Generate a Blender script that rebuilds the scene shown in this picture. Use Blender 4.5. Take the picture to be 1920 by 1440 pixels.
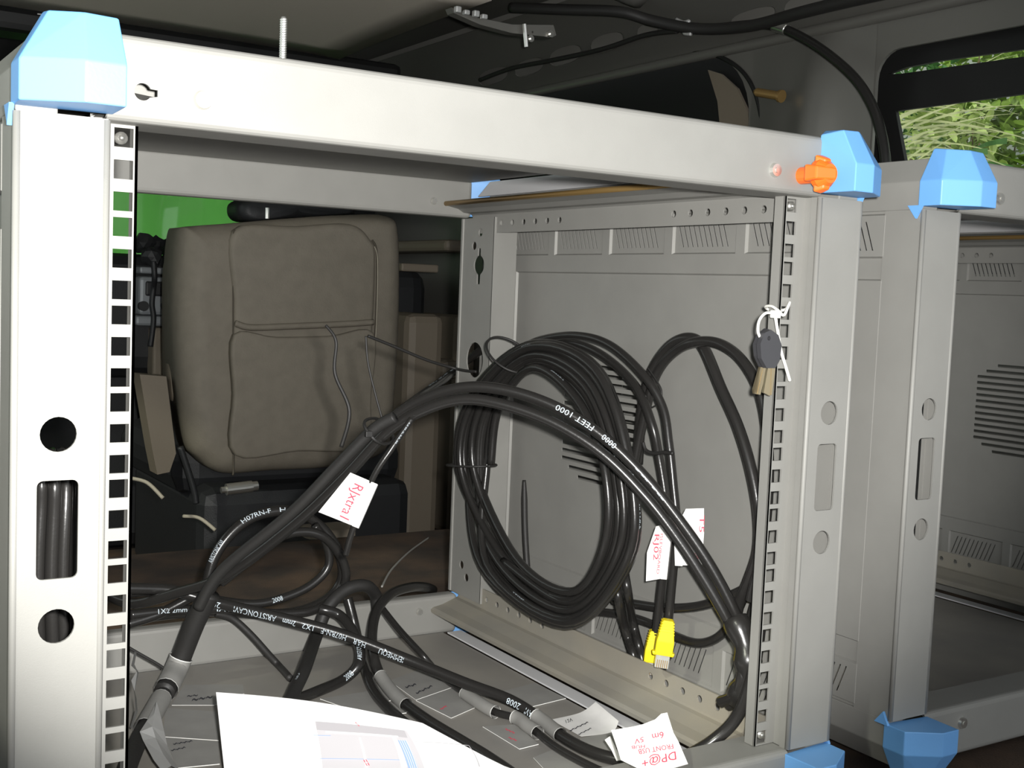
import bpy, bmesh, math, random
import numpy as np
from mathutils import Vector, Matrix, geometry
random.seed(7)
for o in list(bpy.data.objects):
    bpy.data.objects.remove(o)
SC = bpy.context.scene
COL = SC.collection
# ------------------------------------------------------------------ camera
FPX = 2235.44
RM = Matrix(((0.8456239758, -0.5322415428, 0.0404849560),
             (-0.0065709186, -0.0862199593, -0.9962544563),
             (0.5337386201, 0.8421906309, -0.0764069807)))      # rows: right, down, forward
CP = Vector((-0.387847, -0.617520, 0.324202))
cd = bpy.data.cameras.new('camera'); cam = bpy.data.objects.new('camera', cd); COL.objects.link(cam)
cd.sensor_width = 36.0; cd.lens = FPX / 1920 * 36; cd.clip_start = 0.02; cd.clip_end = 60
R_, D_, F_ = RM[0], RM[1], RM[2]
m3 = Matrix((R_, -D_, -F_)).transposed()
cam.matrix_world = Matrix.Translation(CP) @ m3.to_4x4()
SC.camera = cam
# ------------------------------------------------------------------ view, world, lights
SC.view_settings.view_transform = 'Standard'
SC.view_settings.look = 'None'
SC.view_settings.exposure = 0.0
SC.view_settings.gamma = 1.0
SC.view_settings.use_curve_mapping = False
W = bpy.data.worlds.new('overcast_sky'); SC.world = W; W.use_nodes = True
bg = W.node_tree.nodes['Background']; bg.inputs[0].default_value = (0.93, 0.97, 1.0, 1); bg.inputs[1].default_value = 1.4
sd = bpy.data.lights.new('sun_offscreen', 'SUN'); sd.energy = 1.5; sd.angle = 0.05; sd.color = (1, 0.95, 0.84)
sun = bpy.data.objects.new('sun_offscreen', sd); COL.objects.link(sun)
sun.rotation_euler = Vector((0.80, 0.30, -0.62)).to_track_quat('-Z', 'Y').to_euler()
# the flash built into the photographer's camera, just above and right of the lens
fd = bpy.data.lights.new('camera_flash_offscreen', 'SPOT'); fd.energy = 60.0; fd.shadow_soft_size = 0.009
fd.spot_size = math.radians(65); fd.spot_blend = 0.45; fd.color = (1.0, 0.985, 0.95)
fl = bpy.data.objects.new('camera_flash_offscreen', fd); COL.objects.link(fl)
fl.location = CP + R_ * 0.022 - D_ * 0.016 + F_ * 0.01
fl.rotation_euler = (F_ - R_ * 0.087 - D_ * 0.112).to_track_quat('-Z', 'Y').to_euler()

# ------------------------------------------------------------------ helpers
def ray(x, y):
    return R_ * ((x - 960) / FPX) + D_ * ((y - 720) / FPX) + F_
def P(x, y, **k):
    """photo pixel -> point on the plane X=, Y= or Z= (metres)"""
    d = ray(x, y)
    (a, v), = k.items()
    i = 'XYZ'.index(a)
    return CP + d * ((v - CP[i]) / d[i])
def PV(x, y, a, b):
    """photo pixel -> point on the vertical plane through ground points a and b"""
    n = Vector((b[1] - a[1], -(b[0] - a[0]), 0)); d = ray(x, y)
    return CP + d * ((Vector((a[0], a[1], 0)) - CP).dot(n) / d.dot(n))
def PN(x, y, p, n):
    d = ray(x, y)
    return CP + d * ((p - CP).dot(n) / d.dot(n))
def tag(o, label, cat, group=None, kind=None):
    o['label'] = label; o['category'] = cat
    if group: o['group'] = group
    if kind: o['kind'] = kind
    return o
def thing(name, label, cat, loc, group=None):
    o = bpy.data.objects.new(name, None); COL.objects.link(o); o.location = loc; o.empty_display_size = 0.02
    return tag(o, label, cat, group)
def wloc(o):
    v = Vector(o.location)
    while o.parent: o = o.parent; v += o.location
    return v
def obj(name, verts, faces, mat, parent=None, smooth=False, mats=None, fm=None):
    verts = [Vector(v) for v in verts]
    if parent is not None: off = wloc(parent)
    else:
        xs = [v.x for v in verts]; ys = [v.y for v in verts]; zs = [v.z for v in verts]
        off = Vector(((min(xs) + max(xs)) / 2, (min(ys) + max(ys)) / 2, min(zs)))
    me = bpy.data.meshes.new(name)
    me.from_pydata([v - off for v in verts], [], faces)
    for m in (mats or [mat]): me.materials.append(m)
    if fm:
        for i, p in enumerate(me.polygons): p.material_index = fm[i]
    if smooth:
        for p in me.polygons: p.use_smooth = True
    me.update()
    o = bpy.data.objects.new(name, me); COL.objects.link(o)
    if parent is not None: o.parent = parent
    else: o.location = off
    return o
def struct(o): o['kind'] = 'structure'; return o
class MB:
    def __init__(s): s.v = []; s.f = []; s.m = []
    def add(s, v, f, m=0):
        n = len(s.v); s.v += [Vector(q) for q in v]; s.f += [[i + n for i in q] for q in f]; s.m += [m] * len(f); return s
    def box(s, x0, x1, y0, y1, z0, z1, b=0.0, m=0, seg=2):
        bm = bmesh.new(); bmesh.ops.create_cube(bm, size=1)
        for v in bm.verts:
            v.co = Vector(((x0 + x1) / 2 + v.co.x * (x1 - x0), (y0 + y1) / 2 + v.co.y * (y1 - y0), (z0 + z1) / 2 + v.co.z * (z1 - z0)))
        if b > 0: bmesh.ops.bevel(bm, geom=bm.edges[:], offset=b, segments=seg, profile=0.5, affect='EDGES')
        return s.bm(bm, m)
    def bm(s, bm, m=0):
        bm.verts.index_update()
        s.add([v.co.copy() for v in bm.verts], [[v.index for v in f.verts] for f in bm.faces], m); bm.free(); return s
    def hull(s, pts, b=0, m=0):
        bm = bmesh.new(); vs = [bm.verts.new(p) for p in pts]
        r = bmesh.ops.convex_hull(bm, input=vs)
        bmesh.ops.delete(bm, geom=[g for g in r['geom_interior'] if isinstance(g, bmesh.types.BMVert)], context='VERTS')
        bmesh.ops.dissolve_limit(bm, angle_limit=0.02, verts=bm.verts[:], edges=bm.edges[:])
        if b > 0: bmesh.ops.bevel(bm, geom=bm.edges[:], offset=b, segments=2, profile=0.5, affect='EDGES')
        return s.bm(bm, m)
    def cyl(s, a, b, r0, r1=None, n=16, m=0, cap=True):
        a = Vector(a); b = Vector(b); r1 = r0 if r1 is None else r1
        d = (b - a).normalized(); u = d.orthogonal().normalized(); w = d.cross(u)
        v = [a + (u * math.cos(t) + w * math.sin(t)) * r0 for t in [6.28318 * i / n for i in range(n)]] + \
            [b + (u * math.cos(t) + w * math.sin(t)) * r1 for t in [6.28318 * i / n for i in range(n)]]
        f = [[i, (i + 1) % n, n + (i + 1) % n, n + i] for i in range(n)]
        if cap: f += [list(range(n))[::-1], list(range(n, 2 * n))]
        return s.add(v, f, m)
    def build(s, name, mat, parent=None, smooth=False, mats=None):
        return obj(name, s.v, s.f, mat, parent, smooth, mats, s.m if mats else None)
def inpoly(p, poly):
    c = False; n = len(poly); j = n - 1
    for i in range(n):
        a, b = poly[i], poly[j]
        if (a[1] > p[1]) != (b[1] > p[1]) and p[0] < (b[0] - a[0]) * (p[1] - a[1]) / (b[1] - a[1]) + a[0]: c = not c
        j = i
    return c
def circ(cx, cy, r, n=20, ry=None):
    ry = ry or r
    return [(cx + r * math.cos(6.28318 * i / n), cy + ry * math.sin(6.28318 * i / n)) for i in range(n)]
def rect(x0, x1, y0, y1, r=0.0, n=4):
    if r <= 0: return [(x0, y0), (x1, y0), (x1, y1), (x0, y1)]
    o = []
    for cx, cy, a in ((x1 - r, y0 + r, -90), (x1 - r, y1 - r, 0), (x0 + r, y1 - r, 90), (x0 + r, y0 + r, 180)):
        for i in range(n + 1):
            t = math.radians(a + 90 * i / n); o.append((cx + r * math.cos(t), cy + r * math.sin(t)))
    return o
def plate(mb, outline, holes, fn, t, m=0, rim=None):
    """flat sheet with real holes; fn(u,v,w)->point, w in 0..t"""
    vs = []; es = []
    for loop in [outline] + holes:
        n0 = len(vs); vs += [Vector(p) for p in loop]
        es += [(n0 + i, n0 + (i + 1) % len(loop)) for i in range(len(loop))]
    r = geometry.delaunay_2d_cdt(vs, es, [], 1, 1e-7)
    pv, pf = r[0], r[2]; keep = []
    for f in pf:
        c = (sum(pv[i][0] for i in f) / len(f), sum(pv[i][1] for i in f) / len(f))
        if not inpoly(c, outline) or any(inpoly(c, h) for h in holes): continue
        keep.append(list(f))
    n = len(pv)
    v = [fn(p[0], p[1], 0) for p in pv] + [fn(p[0], p[1], t) for p in pv]
    f = [k for k in keep] + [[i + n for i in k[::-1]] for k in keep]
    ec = {}
    for k in keep:
        for i in range(len(k)):
            e = (k[i], k[(i + 1) % len(k)]); ec[e] = 1
    side = [[e[1], e[0], e[0] + n, e[1] + n] for e in ec if (e[1], e[0]) not in ec]
    mb.add(v, f, m); base = len(mb.v) - len(v)
    mb.f += [[i + base for i in q] for q in side]; mb.m += [m if rim is None else rim] * len(side)
    return mb
def catmull(pts, n=10, closed=False):
    pts = [Vector(p) for p in pts]; o = []; L = len(pts)
    rng = range(L if closed else L - 1)
    for i in rng:
        if closed: a, b, c, d = pts[i - 1], pts[i], pts[(i + 1) % L], pts[(i + 2) % L]
        else: a, b, c, d = pts[max(i - 1, 0)], pts[i], pts[i + 1], pts[min(i + 2, L - 1)]
        for j in range(n):
            t = j / n
            o.append(0.5 * ((2 * b) + (c - a) * t + (2 * a - 5 * b + 4 * c - d) * t * t + (3 * b - a - 3 * c + d) * t ** 3))
    if not closed: o.append(pts[-1])
    return o
def frames(path):
    T = []
    for i in range(len(path)):
        d = path[min(i + 1, len(path) - 1)] - path[max(i - 1, 0)]
        T.append(d.normalized() if d.length > 1e-9 else Vector((0, 0, 1)))
    u = T[0].orthogonal().normalized(); U = []
    for t in T:
        u = (u - t * u.dot(t)); u = u.normalized() if u.length > 1e-6 else t.orthogonal().normalized(); U.append(u.copy())
    return T, U
def tube(mb, path, r, n=10, m=0, cap=True):
    T, U = frames(path); v = []; f = []
    for i, p in enumerate(path):
        w = T[i].cross(U[i]); rr = r(i / (len(path) - 1)) if callable(r) else r
        v += [p + (U[i] * math.cos(6.28318 * k / n) + w * math.sin(6.28318 * k / n)) * rr for k in range(n)]
    for i in range(len(path) - 1):
        f += [[i * n + k, i * n + (k + 1) % n, (i + 1) * n + (k + 1) % n, (i + 1) * n + k] for k in range(n)]
    if cap: f += [list(range(n))[::-1], [(len(path) - 1) * n + k for k in range(n)]]
    return mb.add(v, f, m)
_fc = {}
def text_mesh(s):
    if s not in _fc:
        c = bpy.data.curves.new('t', 'FONT'); c.body = s; c.resolution_u = 2
        o = bpy.data.objects.new('t', c); COL.objects.link(o)
        bpy.context.view_layer.update()
        me = o.evaluated_get(bpy.context.evaluated_depsgraph_get()).to_mesh()
        vs = [v.co.copy() for v in me.vertices]; fs = [list(p.vertices) for p in me.polygons]
        o.evaluated_get(bpy.context.evaluated_depsgraph_get()).to_mesh_clear()
        bpy.data.objects.remove(o); bpy.data.curves.remove(c)
        _fc[s] = (vs, fs)
    return _fc[s]
def text_quad(mb, s, o, ex, ey, lift, m=0):
    """lay text s so that its box spans o..o+ex (width) and o..o+ey (height)"""
    vs, fs = text_mesh(s)
    w = max(v.x for v in vs); h = max(v.y for v in vs)
    n = ex.cross(ey).normalized()
    if n.dot(CP - o) < 0: n = -n
    return mb.add([o + ex * (v.x / w) + ey * (v.y / h) + n * lift for v in vs], fs, m)
def text_cable(mb, s, path, r, s0, h, flip=False, ang=0.0, s1=None):
    """wrap lettering onto a cable: starts at arc length s0, letter height h, turned towards the room's open front"""
    vs, fs = text_mesh(s); T, U = frames(path)
    L = [0]
    for i in range(1, len(path)): L.append(L[-1] + (path[i] - path[i - 1]).length)
    out = []
    hh = max(v.y for v in vs); ww = max(v.x for v in vs)
    kx = h / hh if s1 is None else abs(s1 - s0) / ww
    for v in vs:
        q = s0 + (v.x if not flip else -v.x) * kx
        i = 0
        while i < len(L) - 2 and L[i + 1] < q: i += 1
        t = (q - L[i]) / max(L[i + 1] - L[i], 1e-9); p = path[i].lerp(path[i + 1], t); d = T[i].lerp(T[i + 1], max(0, min(1, t))).normalized()
        e = (FRONT - d * FRONT.dot(d)).normalized(); w = d.cross(e)
        a = ang + ((v.y / hh - 0.5) * h / r) * (1 if flip else -1)
        out.append(p + (e * math.cos(a) + w * math.sin(a)) * (r + 0.0005))
    return mb.add(out, fs)
def s_at(path, x, y):
    best, s, L = 1e9, 0, 0
    for i, p in enumerate(path):
        if i: L += (p - path[i - 1]).length
        c = p - CP; k = c.dot(F_); e = (960 + FPX * c.dot(R_) / k - x) ** 2 + (720 + FPX * c.dot(D_) / k - y) ** 2
        if e < best: best, s = e, L
    return s
FRONT = Vector((-0.55, -0.8, 0.25)).normalized()
# ------------------------------------------------------------------ materials
def mat(name, col, rough=0.5, metal=0.0, bump=0.0, bscale=400, var=0.0, vscale=8, spec=0.5, coat=0.0, dirt=None):
    m = bpy.data.materials.new(name); m.use_nodes = True; nt = m.node_tree; b = nt.nodes['Principled BSDF']
    b.inputs['Base Color'].default_value = (*col, 1); b.inputs['Roughness'].default_value = rough
    b.inputs['Metallic'].default_value = metal; b.inputs['Specular IOR Level'].default_value = spec
    b.inputs['Coat Weight'].default_value = coat
    tc = nt.nodes.new('ShaderNodeTexCoord')
    if var > 0 or dirt:
        nz = nt.nodes.new('ShaderNodeTexNoise'); nz.inputs['Scale'].default_value = vscale; nz.inputs['Detail'].default_value = 6
        nt.links.new(tc.outputs['Object'], nz.inputs['Vector'])
        rp = nt.nodes.new('ShaderNodeValToRGB'); nt.links.new(nz.outputs['Fac'], rp.inputs[0])
        c2 = dirt or tuple(min(1, c * (1 + var)) for c in col); c1 = tuple(c * (1 - var) for c in col) if not dirt else col
        rp.color_ramp.elements[0].position = 0.35; rp.color_ramp.elements[1].position = 0.68
        rp.color_ramp.elements[0].color = (*c1, 1); rp.color_ramp.elements[1].color = (*c2, 1)
        nt.links.new(rp.outputs[0], b.inputs['Base Color'])
    if bump > 0:
        n2 = nt.nodes.new('ShaderNodeTexNoise'); n2.inputs['Scale'].default_value = bscale; n2.inputs['Detail'].default_value = 2
        nt.links.new(tc.outputs['Object'], n2.inputs['Vector'])
        bp = nt.nodes.new('ShaderNodeBump'); bp.inputs['Strength'].default_value = bump; bp.inputs['Distance'].default_value = 0.001
        nt.links.new(n2.outputs['Fac'], bp.inputs['Height']); nt.links.new(bp.outputs[0], b.inputs['Normal'])
    return m
M = {}
M['rack'] = mat('rack_grey_metallic_paint', (0.272, 0.268, 0.251), 0.54, 0.12, 0.10, 2600, 0.03, 30, spec=0.35)
M['rackfloor'] = mat('rack_dusty_paint', (0.25, 0.24, 0.225), 0.6, 0.15, 0.1, 1200, dirt=(0.33, 0.31, 0.275), vscale=9)
M['rackdust'] = mat('rack_channel_dusty', (0.30, 0.285, 0.25), 0.6, 0.25, 0.1, 1200, dirt=(0.36, 0.33, 0.27), vscale=14)
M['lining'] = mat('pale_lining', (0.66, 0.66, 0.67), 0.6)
M['zinc'] = mat('bright_zinc', (0.62, 0.62, 0.61), 0.42, 0.4)
M['steel'] = mat('bright_steel', (0.75, 0.74, 0.70), 0.28, 0.9)
M['brass'] = mat('brown_brass', (0.42, 0.27, 0.10), 0.38, 0.6)
M['blue'] = mat('sky_blue_plastic', (0.16, 0.40, 0.80), 0.42, 0, 0.05, 600)
M['orange'] = mat('orange_plastic', (0.95, 0.16, 0.02), 0.3)
M['black'] = mat('black_cable_rubber', (0.020, 0.019, 0.018), 0.27, 0, 0.06, 500)
M['blackm'] = mat('black_matte_rubber', (0.022, 0.021, 0.02), 0.55, 0, 0.15, 300)
M['print'] = mat('pale_cable_print', (0.62, 0.70, 0.76), 0.5)
M['paper'] = mat('white_paper', (0.86, 0.86, 0.86), 0.8)
M['tagp'] = mat('paper_tag', (0.80, 0.79, 0.77), 0.75, var=0.05, vscale=60)
M['tape'] = mat('silver_tape', (0.30, 0.295, 0.28), 0.6, 0.1, var=0.06, vscale=40)
M['tapeedge'] = mat('pale_tape_edge', (0.85, 0.85, 0.82), 0.6)
M['red'] = mat('red_ink', (0.75, 0.07, 0.12), 0.7)
M['ink'] = mat('dark_ink', (0.04, 0.04, 0.05), 0.7)
M['scr'] = mat('printed_pale_grey', (0.62, 0.60, 0.62), 0.8)
M['scr2'] = mat('printed_grey', (0.50, 0.48, 0.50), 0.8)
M['scrb'] = mat('printed_blue', (0.35, 0.48, 0.75), 0.8)
M['yellow'] = mat('yellow_boot_plastic', (0.92, 0.72, 0.01), 0.4)
M['keyhead'] = mat('black_key_plastic', (0.05, 0.05, 0.055), 0.42)
M['keyblade'] = mat('nickel_brass_key', (0.55, 0.46, 0.30), 0.3, 0.9)
M['nylon'] = mat('white_nylon', (0.85, 0.84, 0.78), 0.4)
M['van'] = mat('dark_graphite_body_paint', (0.20, 0.195, 0.178), 0.40, 0.35, 0.06, 200, coat=0.25)
M['vanlt'] = mat('grey_body_steel', (0.42, 0.41, 0.38), 0.5, 0.3)
M['vandk'] = mat('black_frame', (0.012, 0.012, 0.012), 0.5)
M['liner'] = mat('taupe_headliner', (0.75, 0.68, 0.58), 0.95, 0, 0.4, 700)
M['beige'] = mat('beige_leatherette', (0.245, 0.217, 0.173), 0.7, 0, 0.5, 350, 0.06, 40)
M['beige2'] = mat('beige_trim_plastic', (0.22, 0.185, 0.14), 0.6, 0, 0.3, 500)
M['seam'] = mat('seam_thread', (0.10, 0.085, 0.065), 0.8)
M['pale'] = mat('pale_welt', (0.42, 0.38, 0.30), 0.6)
M['carpet'] = mat('brown_carpet', (0.040, 0.028, 0.021), 1.0, 0, 0.8, 500, dirt=(0.10, 0.062, 0.038), vscale=14)
M['carpet2'] = mat('dark_carpet', (0.02, 0.018, 0.017), 1.0, 0, 0.8, 500, 0.2, 20)
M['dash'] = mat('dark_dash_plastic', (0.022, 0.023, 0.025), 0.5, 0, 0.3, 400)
M['dashlt'] = mat('silver_dash_plastic', (0.30, 0.32, 0.34), 0.45, 0.2)
M['green'] = mat('green_board', (0.08, 0.32, 0.045), 0.8, var=0.12, vscale=3)
M['leaf'] = mat('leaf_green', (0.22, 0.34, 0.05), 0.5, var=0.35, vscale=18)
M['leaf2'] = mat('leaf_dark_green', (0.08, 0.20, 0.05), 0.5, var=0.3, vscale=18)
M['leaf3'] = mat('leaf_pale_green', (0.42, 0.52, 0.16), 0.5, var=0.3, vscale=18)
M['blade'] = mat('straw_blade', (0.62, 0.64, 0.34), 0.55, var=0.2, vscale=10)
M['stem'] = mat('bush_stem', (0.14, 0.10, 0.05), 0.8)
M['concrete'] = mat('pale_concrete', (0.34, 0.36, 0.32), 0.9, var=0.08, vscale=3)
M['clear'] = mat('clear_plug_plastic', (0.85, 0.86, 0.84), 0.12, 0)
M['clear'].node_tree.nodes['Principled BSDF'].inputs['Transmission Weight'].default_value = 0.6
def glass_mat():
    m = bpy.data.materials.new('window_glass'); m.use_nodes = True; nt = m.node_tree; nt.nodes.clear()
    o = nt.nodes.new('ShaderNodeOutputMaterial'); a = nt.nodes.new('ShaderNodeBsdfTransparent'); g = nt.nodes.new('ShaderNodeBsdfGlossy')
    a.inputs[0].default_value = (0.86, 0.89, 0.86, 1); g.inputs['Roughness'].default_value = 0.03
    x = nt.nodes.new('ShaderNodeMixShader'); x.inputs[0].default_value = 0.05
    nt.links.new(a.outputs[0], x.inputs[1]); nt.links.new(g.outputs[0], x.inputs[2]); nt.links.new(x.outputs[0], o.inputs[0]); return m
M['glass'] = glass_mat()
# ================================================================== the van (setting)
GZ = -0.056
mb = MB()
prof = [(-1.0, GZ), (1.02, GZ), (1.05, GZ - 0.02), (1.06, -0.30), (2.6, -0.30), (2.6, -0.36), (1.0, -0.36), (0.98, GZ - 0.05), (-1.0, GZ - 0.05)]
n = len(prof)
mb.add([(x, y, z) for x in (-0.62, 1.22) for y, z in prof], [[i, (i + 1) % n, n + (i + 1) % n, n + i] for i in range(n)] + [list(range(n))[::-1], list(range(n, 2 * n))])
struct(mb.build('floor', M['carpet']))
WX = 1.15
yz = lambda p: (p.y, p.z)
# right side: inner body panel with two window openings
mb = MB()
plate(mb, rect(-1.0, 2.6, -0.30, 0.80), [rect(0.12, 0.742, 0.38, 0.737, 0.045, 6), rect(1.035, 1.95, 0.30, 0.788, 0.13, 8)],
      lambda u, v, w: Vector((WX + w, u, v)), 0.006)
struct(mb.build('wall_right', M['van']))
# outer skin seen through the openings, with the rear side glass opening and a thin slit above its black bar
OX = 1.21
main = [yz(P(x, y, X=OX)) for x, y in ((1679, 208), (1920, 176), (2300, 126), (2300, 330), (1920, 400), (1712, 400), (1696, 300))]
slit = [yz(P(x, y, X=OX)) for x, y in ((1664, 139), (1700, 126), (1760, 114), (1920, 92), (2300, 40), (2300, 52), (1920, 106), (1690, 138))]
mb = MB()
plate(mb, rect(-1.0, 2.6, -0.30, 1.0), [main, slit], lambda u, v, w: Vector((OX + w, u, v)), 0.008)
struct(mb.build('wall_outer', M['vandk']))
mb = MB(); ys = [q[0] for q in main]; zs = [q[1] for q in main]
plate(mb, rect(min(ys) - 0.02, max(ys) + 0.02, min(zs) - 0.01, max(zs) + 0.10), [], lambda u, v, w: Vector((OX + 0.012 + w, u, v)), 0.004)
struct(mb.build('window_1', M['glass']))
# pillar between the two windows, bulging into the van
mb = MB(); nu, nv = 18, 8; v = []; f = []
for i in range(nu + 1):
    s = i / nu
    for j in range(nv + 1):
        t = j / nv
        y = 0.745 + 0.285 * s; z = 0.36 + 0.435 * t
        bulge = (0.036 * math.sin(math.pi * s) ** 1.3 + 0.022 * math.exp(-((s - 0.36) / 0.13) ** 2)) * (1 - t ** 4)
        v.append((WX - 0.001 - bulge, y, z))
for i in range(nu):
    for j in range(nv):
        a = i * (nv + 1) + j; f.append([a, a + 1, a + nv + 2, a + nv + 1])
pil = struct(obj('trim_1', v, f, M['van'], smooth=True))
# window rubber around the front opening
mb = MB()
tube(mb, catmull([P(x, y, X=WX - 0.004) for x, y in ((1300, 96), (1340, 103), (1378, 122), (1404, 150), (1421, 190), (1430, 240), (1436, 300))], 8), 0.004, 8)
struct(mb.build('trim_2', M['vandk'], smooth=True))
# pale trim piece showing through the front side opening
mb = MB()
plate(mb, [yz(P(x, y, X=1.19)) for x, y in ((1327, 131), (1352, 139), (1382, 166), (1400, 205), (1410, 262), (1352, 262), (1345, 190))], [],
      lambda u, v, w: Vector((1.19 + w, u, v)), 0.006)
struct(mb.build('trim_3', M['beige2']))
# roof side rail: tilted steel panel with punched openings
A = Vector((WX + 0.004, 0, 0.796)); B = Vector((0.96, 0, 0.900)); AB = B - A; NN = AB.cross(Vector((0, 1, 0))).normalized()
def on_rail(x, y):
    p = PN(x, y, A, NN); return (p.y, (p - A).dot(AB) / AB.length_squared)
def pxell(cx, cy, rx, ry, tilt=-0.28, n=18, p=0.8):
    o = []
    for i in range(n):
        t = 6.28318 * i / n; c, s = math.cos(t), math.sin(t)
        a = rx * abs(c) ** p * (1 if c > 0 else -1); b = ry * abs(s) ** p * (1 if s > 0 else -1)
        o.append(on_rail(cx + a, cy + b + tilt * a))
    return o
ovals = [pxell(*q) for q in ((925, 143, 27, 15), (992, 126, 27, 15), (1060, 104, 30, 17), (1138, 80, 31, 17), (1214, 58, 20, 14),
                             (1412, 32, 42, 15), (1516, 6, 46, 20))]
slots = [pxell(cx, cy, rx, ry, -0.14) for cx, cy, rx, ry in ((1633, 28, 13, 3.5), (1780, 14, 15, 3.5), (1648, 47, 7, 4.5), (1534, 24, 28, 2.0))]
mb = MB()
plate(mb, [(-1.0, -0.02), (2.6, -0.02), (2.6, 1.0), (-1.0, 1.0)], ovals + slots, lambda u, v, w: A + AB * v + Vector((0, u, 0)) + NN * w * (1 if NN.z > 0 else -1), 0.002)
struct(mb.build('trim_4', M['van']))
mb = MB(); off = Vector((0.03, 0, 0.035))
mb.add([A + off + Vector((0, -1, 0)), A + off + Vector((0, 2.6, 0)), B + off + Vector((0, 2.6, 0)), B + off + Vector((0, -1, 0))], [[0, 1, 2, 3]])
mb.add([A + off * 1.1 + Vector((0, -1, 0)), A + off * 1.1 + Vector((0, 2.6, 0)), B + off * 1.1 + Vector((0, 2.6, 0)), B + off * 1.1 + Vector((0, -1, 0))], [[3, 2, 1, 0]])
struct(mb.build('wall_roofside', M['vanlt']))
# rolled lower lip of the rail
mb = MB(); tube(mb, [Vector((WX - 0.004, y, 0.792)) for y in (-1.0, 0, 1, 2, 2.6)], 0.010, 10)
struct(mb.build('trim_5', M['van'], smooth=True))
# roof skin and its cross bows
mb = MB(); rp = [(1.0, 0.93), (0.8, 0.955), (0.3, 0.975), (-0.2, 0.965), (-0.62, 0.90), (-0.64, 0.90)]
n = len(rp)
mb.add([(x, y, z + h) for h in (0, 0.01) for y in (-1.0, 2.6) for x, z in rp],
       [[i, i + 1, n + i + 1, n + i] for i in range(n - 1)] + [[2 * n + i + 1, 2 * n + i, 3 * n + i, 3 * n + i + 1] for i in range(n - 1)])
struct(mb.build('ceiling', M['van'], smooth=True))
for yb in (0.72, 1.18):
    mb = MB(); path = catmull([Vector((x, yb, z - 0.035)) for x, z in ((1.0, 0.925), (0.8, 0.95), (0.3, 0.97), (-0.2, 0.96), (-0.6, 0.9))], 6)
    tube(mb, path, 0.032, 10); o = mb.build('ceiling', M['van'], smooth=True); struct(o)
# taupe headliner over the front seats
mb = MB(); v = []; f = []; nx, ny = 16, 8
for k, dz in ((0, 0), (1, 0.012)):
    for i in range(nx + 1):
        for j in range(ny + 1):
            x = -0.58 + 1.30 * i / nx; y = 1.28 + 0.66 * j / ny
            v.append((x, y - 0.03 * (i / nx) ** 6, 0.853 + dz - 0.012 * ((i / nx - .5) * 2) ** 4 - 0.01 * (j / ny) ** 3))
q = (nx + 1) * (ny + 1)
for i in range(nx):
    for j in range(ny):
        a = i * (ny + 1) + j; f += [[a, a + 1, a + ny + 2, a + ny + 1], [q + a, q + a + ny + 1, q + a + ny + 2, q + a + 1]]
for j in range(ny): f += [[j, q + j, q + j + 1, j + 1]]; a = nx * (ny + 1) + j; f += [[a, a + 1, q + a + 1, q + a]]
for i in range(nx): a = i * (ny + 1); f += [[a, a + ny + 1, q + a + ny + 1, q + a]]; a += ny; f += [[a, q + a, q + a + ny + 1, a + ny + 1]]
struct(obj('trim_6', v, f, M['liner'], smooth=True))
# windscreen header bar beyond the headliner
mb = MB(); mb.box(-0.6, 0.9, 1.95, 2.06, 0.80, 0.85, 0.015); struct(mb.build('trim_7', M['vandk']))
mb = MB()
for k, (x0, x1, y0, y1) in enumerate(((42, 62, 8, 10), (70, 140, 26, 33), (84, 115, 17, 18))):
    a = P(x0, y0, Y=1.94); b = P(x1, y1, Y=1.94); tube(mb, [a, b], 0.0018, 6)
struct(mb.build('glint_trim_8', M['steel']))  # bright steel rods standing in for glints along the header
# left side, its unseen windows added to admit daylight; front bulkhead with windscreen opening
mb = MB(); plate(mb, rect(-1.0, 2.6, -0.30, 0.92), [rect(-0.55, 0.55, 0.36, 0.78, 0.05), rect(0.75, 2.0, 0.36, 0.78, 0.05)], lambda u, v, w: Vector((-0.63 - w, u, v)), 0.03)
struct(mb.build('wall_left', M['van']))
mb = MB(); mb.box(-0.650, -0.646, -0.57, 0.57, 0.34, 0.80); struct(mb.build('added_window_3', M['glass']))
mb = MB(); mb.box(-0.650, -0.646, 0.73, 2.02, 0.34, 0.80); struct(mb.build('added_window_4', M['glass']))
FY = 2.6
mb = MB(); xz = lambda p: (p.x, p.z)
plate(mb, rect(-0.66, 1.22, -0.36, 1.0), [[xz(P(x, y, Y=FY)) for x, y in ((30, 290), (418, 290), (441, 374), (459, 414), (452, 500), (30, 500))]],
      lambda u, v, w: Vector((u, FY + w, v)), 0.02)
struct(mb.build('wall_front', M['vandk']))
mb = MB(); a = P(20, 280, Y=FY + 0.03); b = P(470, 510, Y=FY + 0.03); mb.box(a.x, b.x, FY + 0.025, FY + 0.03, b.z, a.z)
struct(mb.build('window_2', M['glass']))
# beige door lining below the far side window, with its ledge
mb = MB()
mb.box(1.09, WX, 1.98, 2.59, -0.30, 0.262, 0.02); mb.box(1.05, WX, 1.98, 2.55, 0.10, 0.15, 0.02); mb.box(1.06, WX, 2.0, 2.5, 0.42, 0.45, 0.01)
struct(mb.build('door_1', M['beige2']))
# lower lining of the door post, just past the seat
mb = MB(); a = P(766, 588, Y=1.72); b_ = P(836, 588, Y=1.72); mb.box(a.x, b_.x, 1.72, 1.90, -0.30, a.z, 0.02); z5 = P(790, 505, Y=1.75).z; mb.box(a.x, b_.x, 1.76, 1.80, z5 - 0.006, z5 + 0.012, 0.004)
struct(mb.build('trim_9', M['beige2']))
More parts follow.
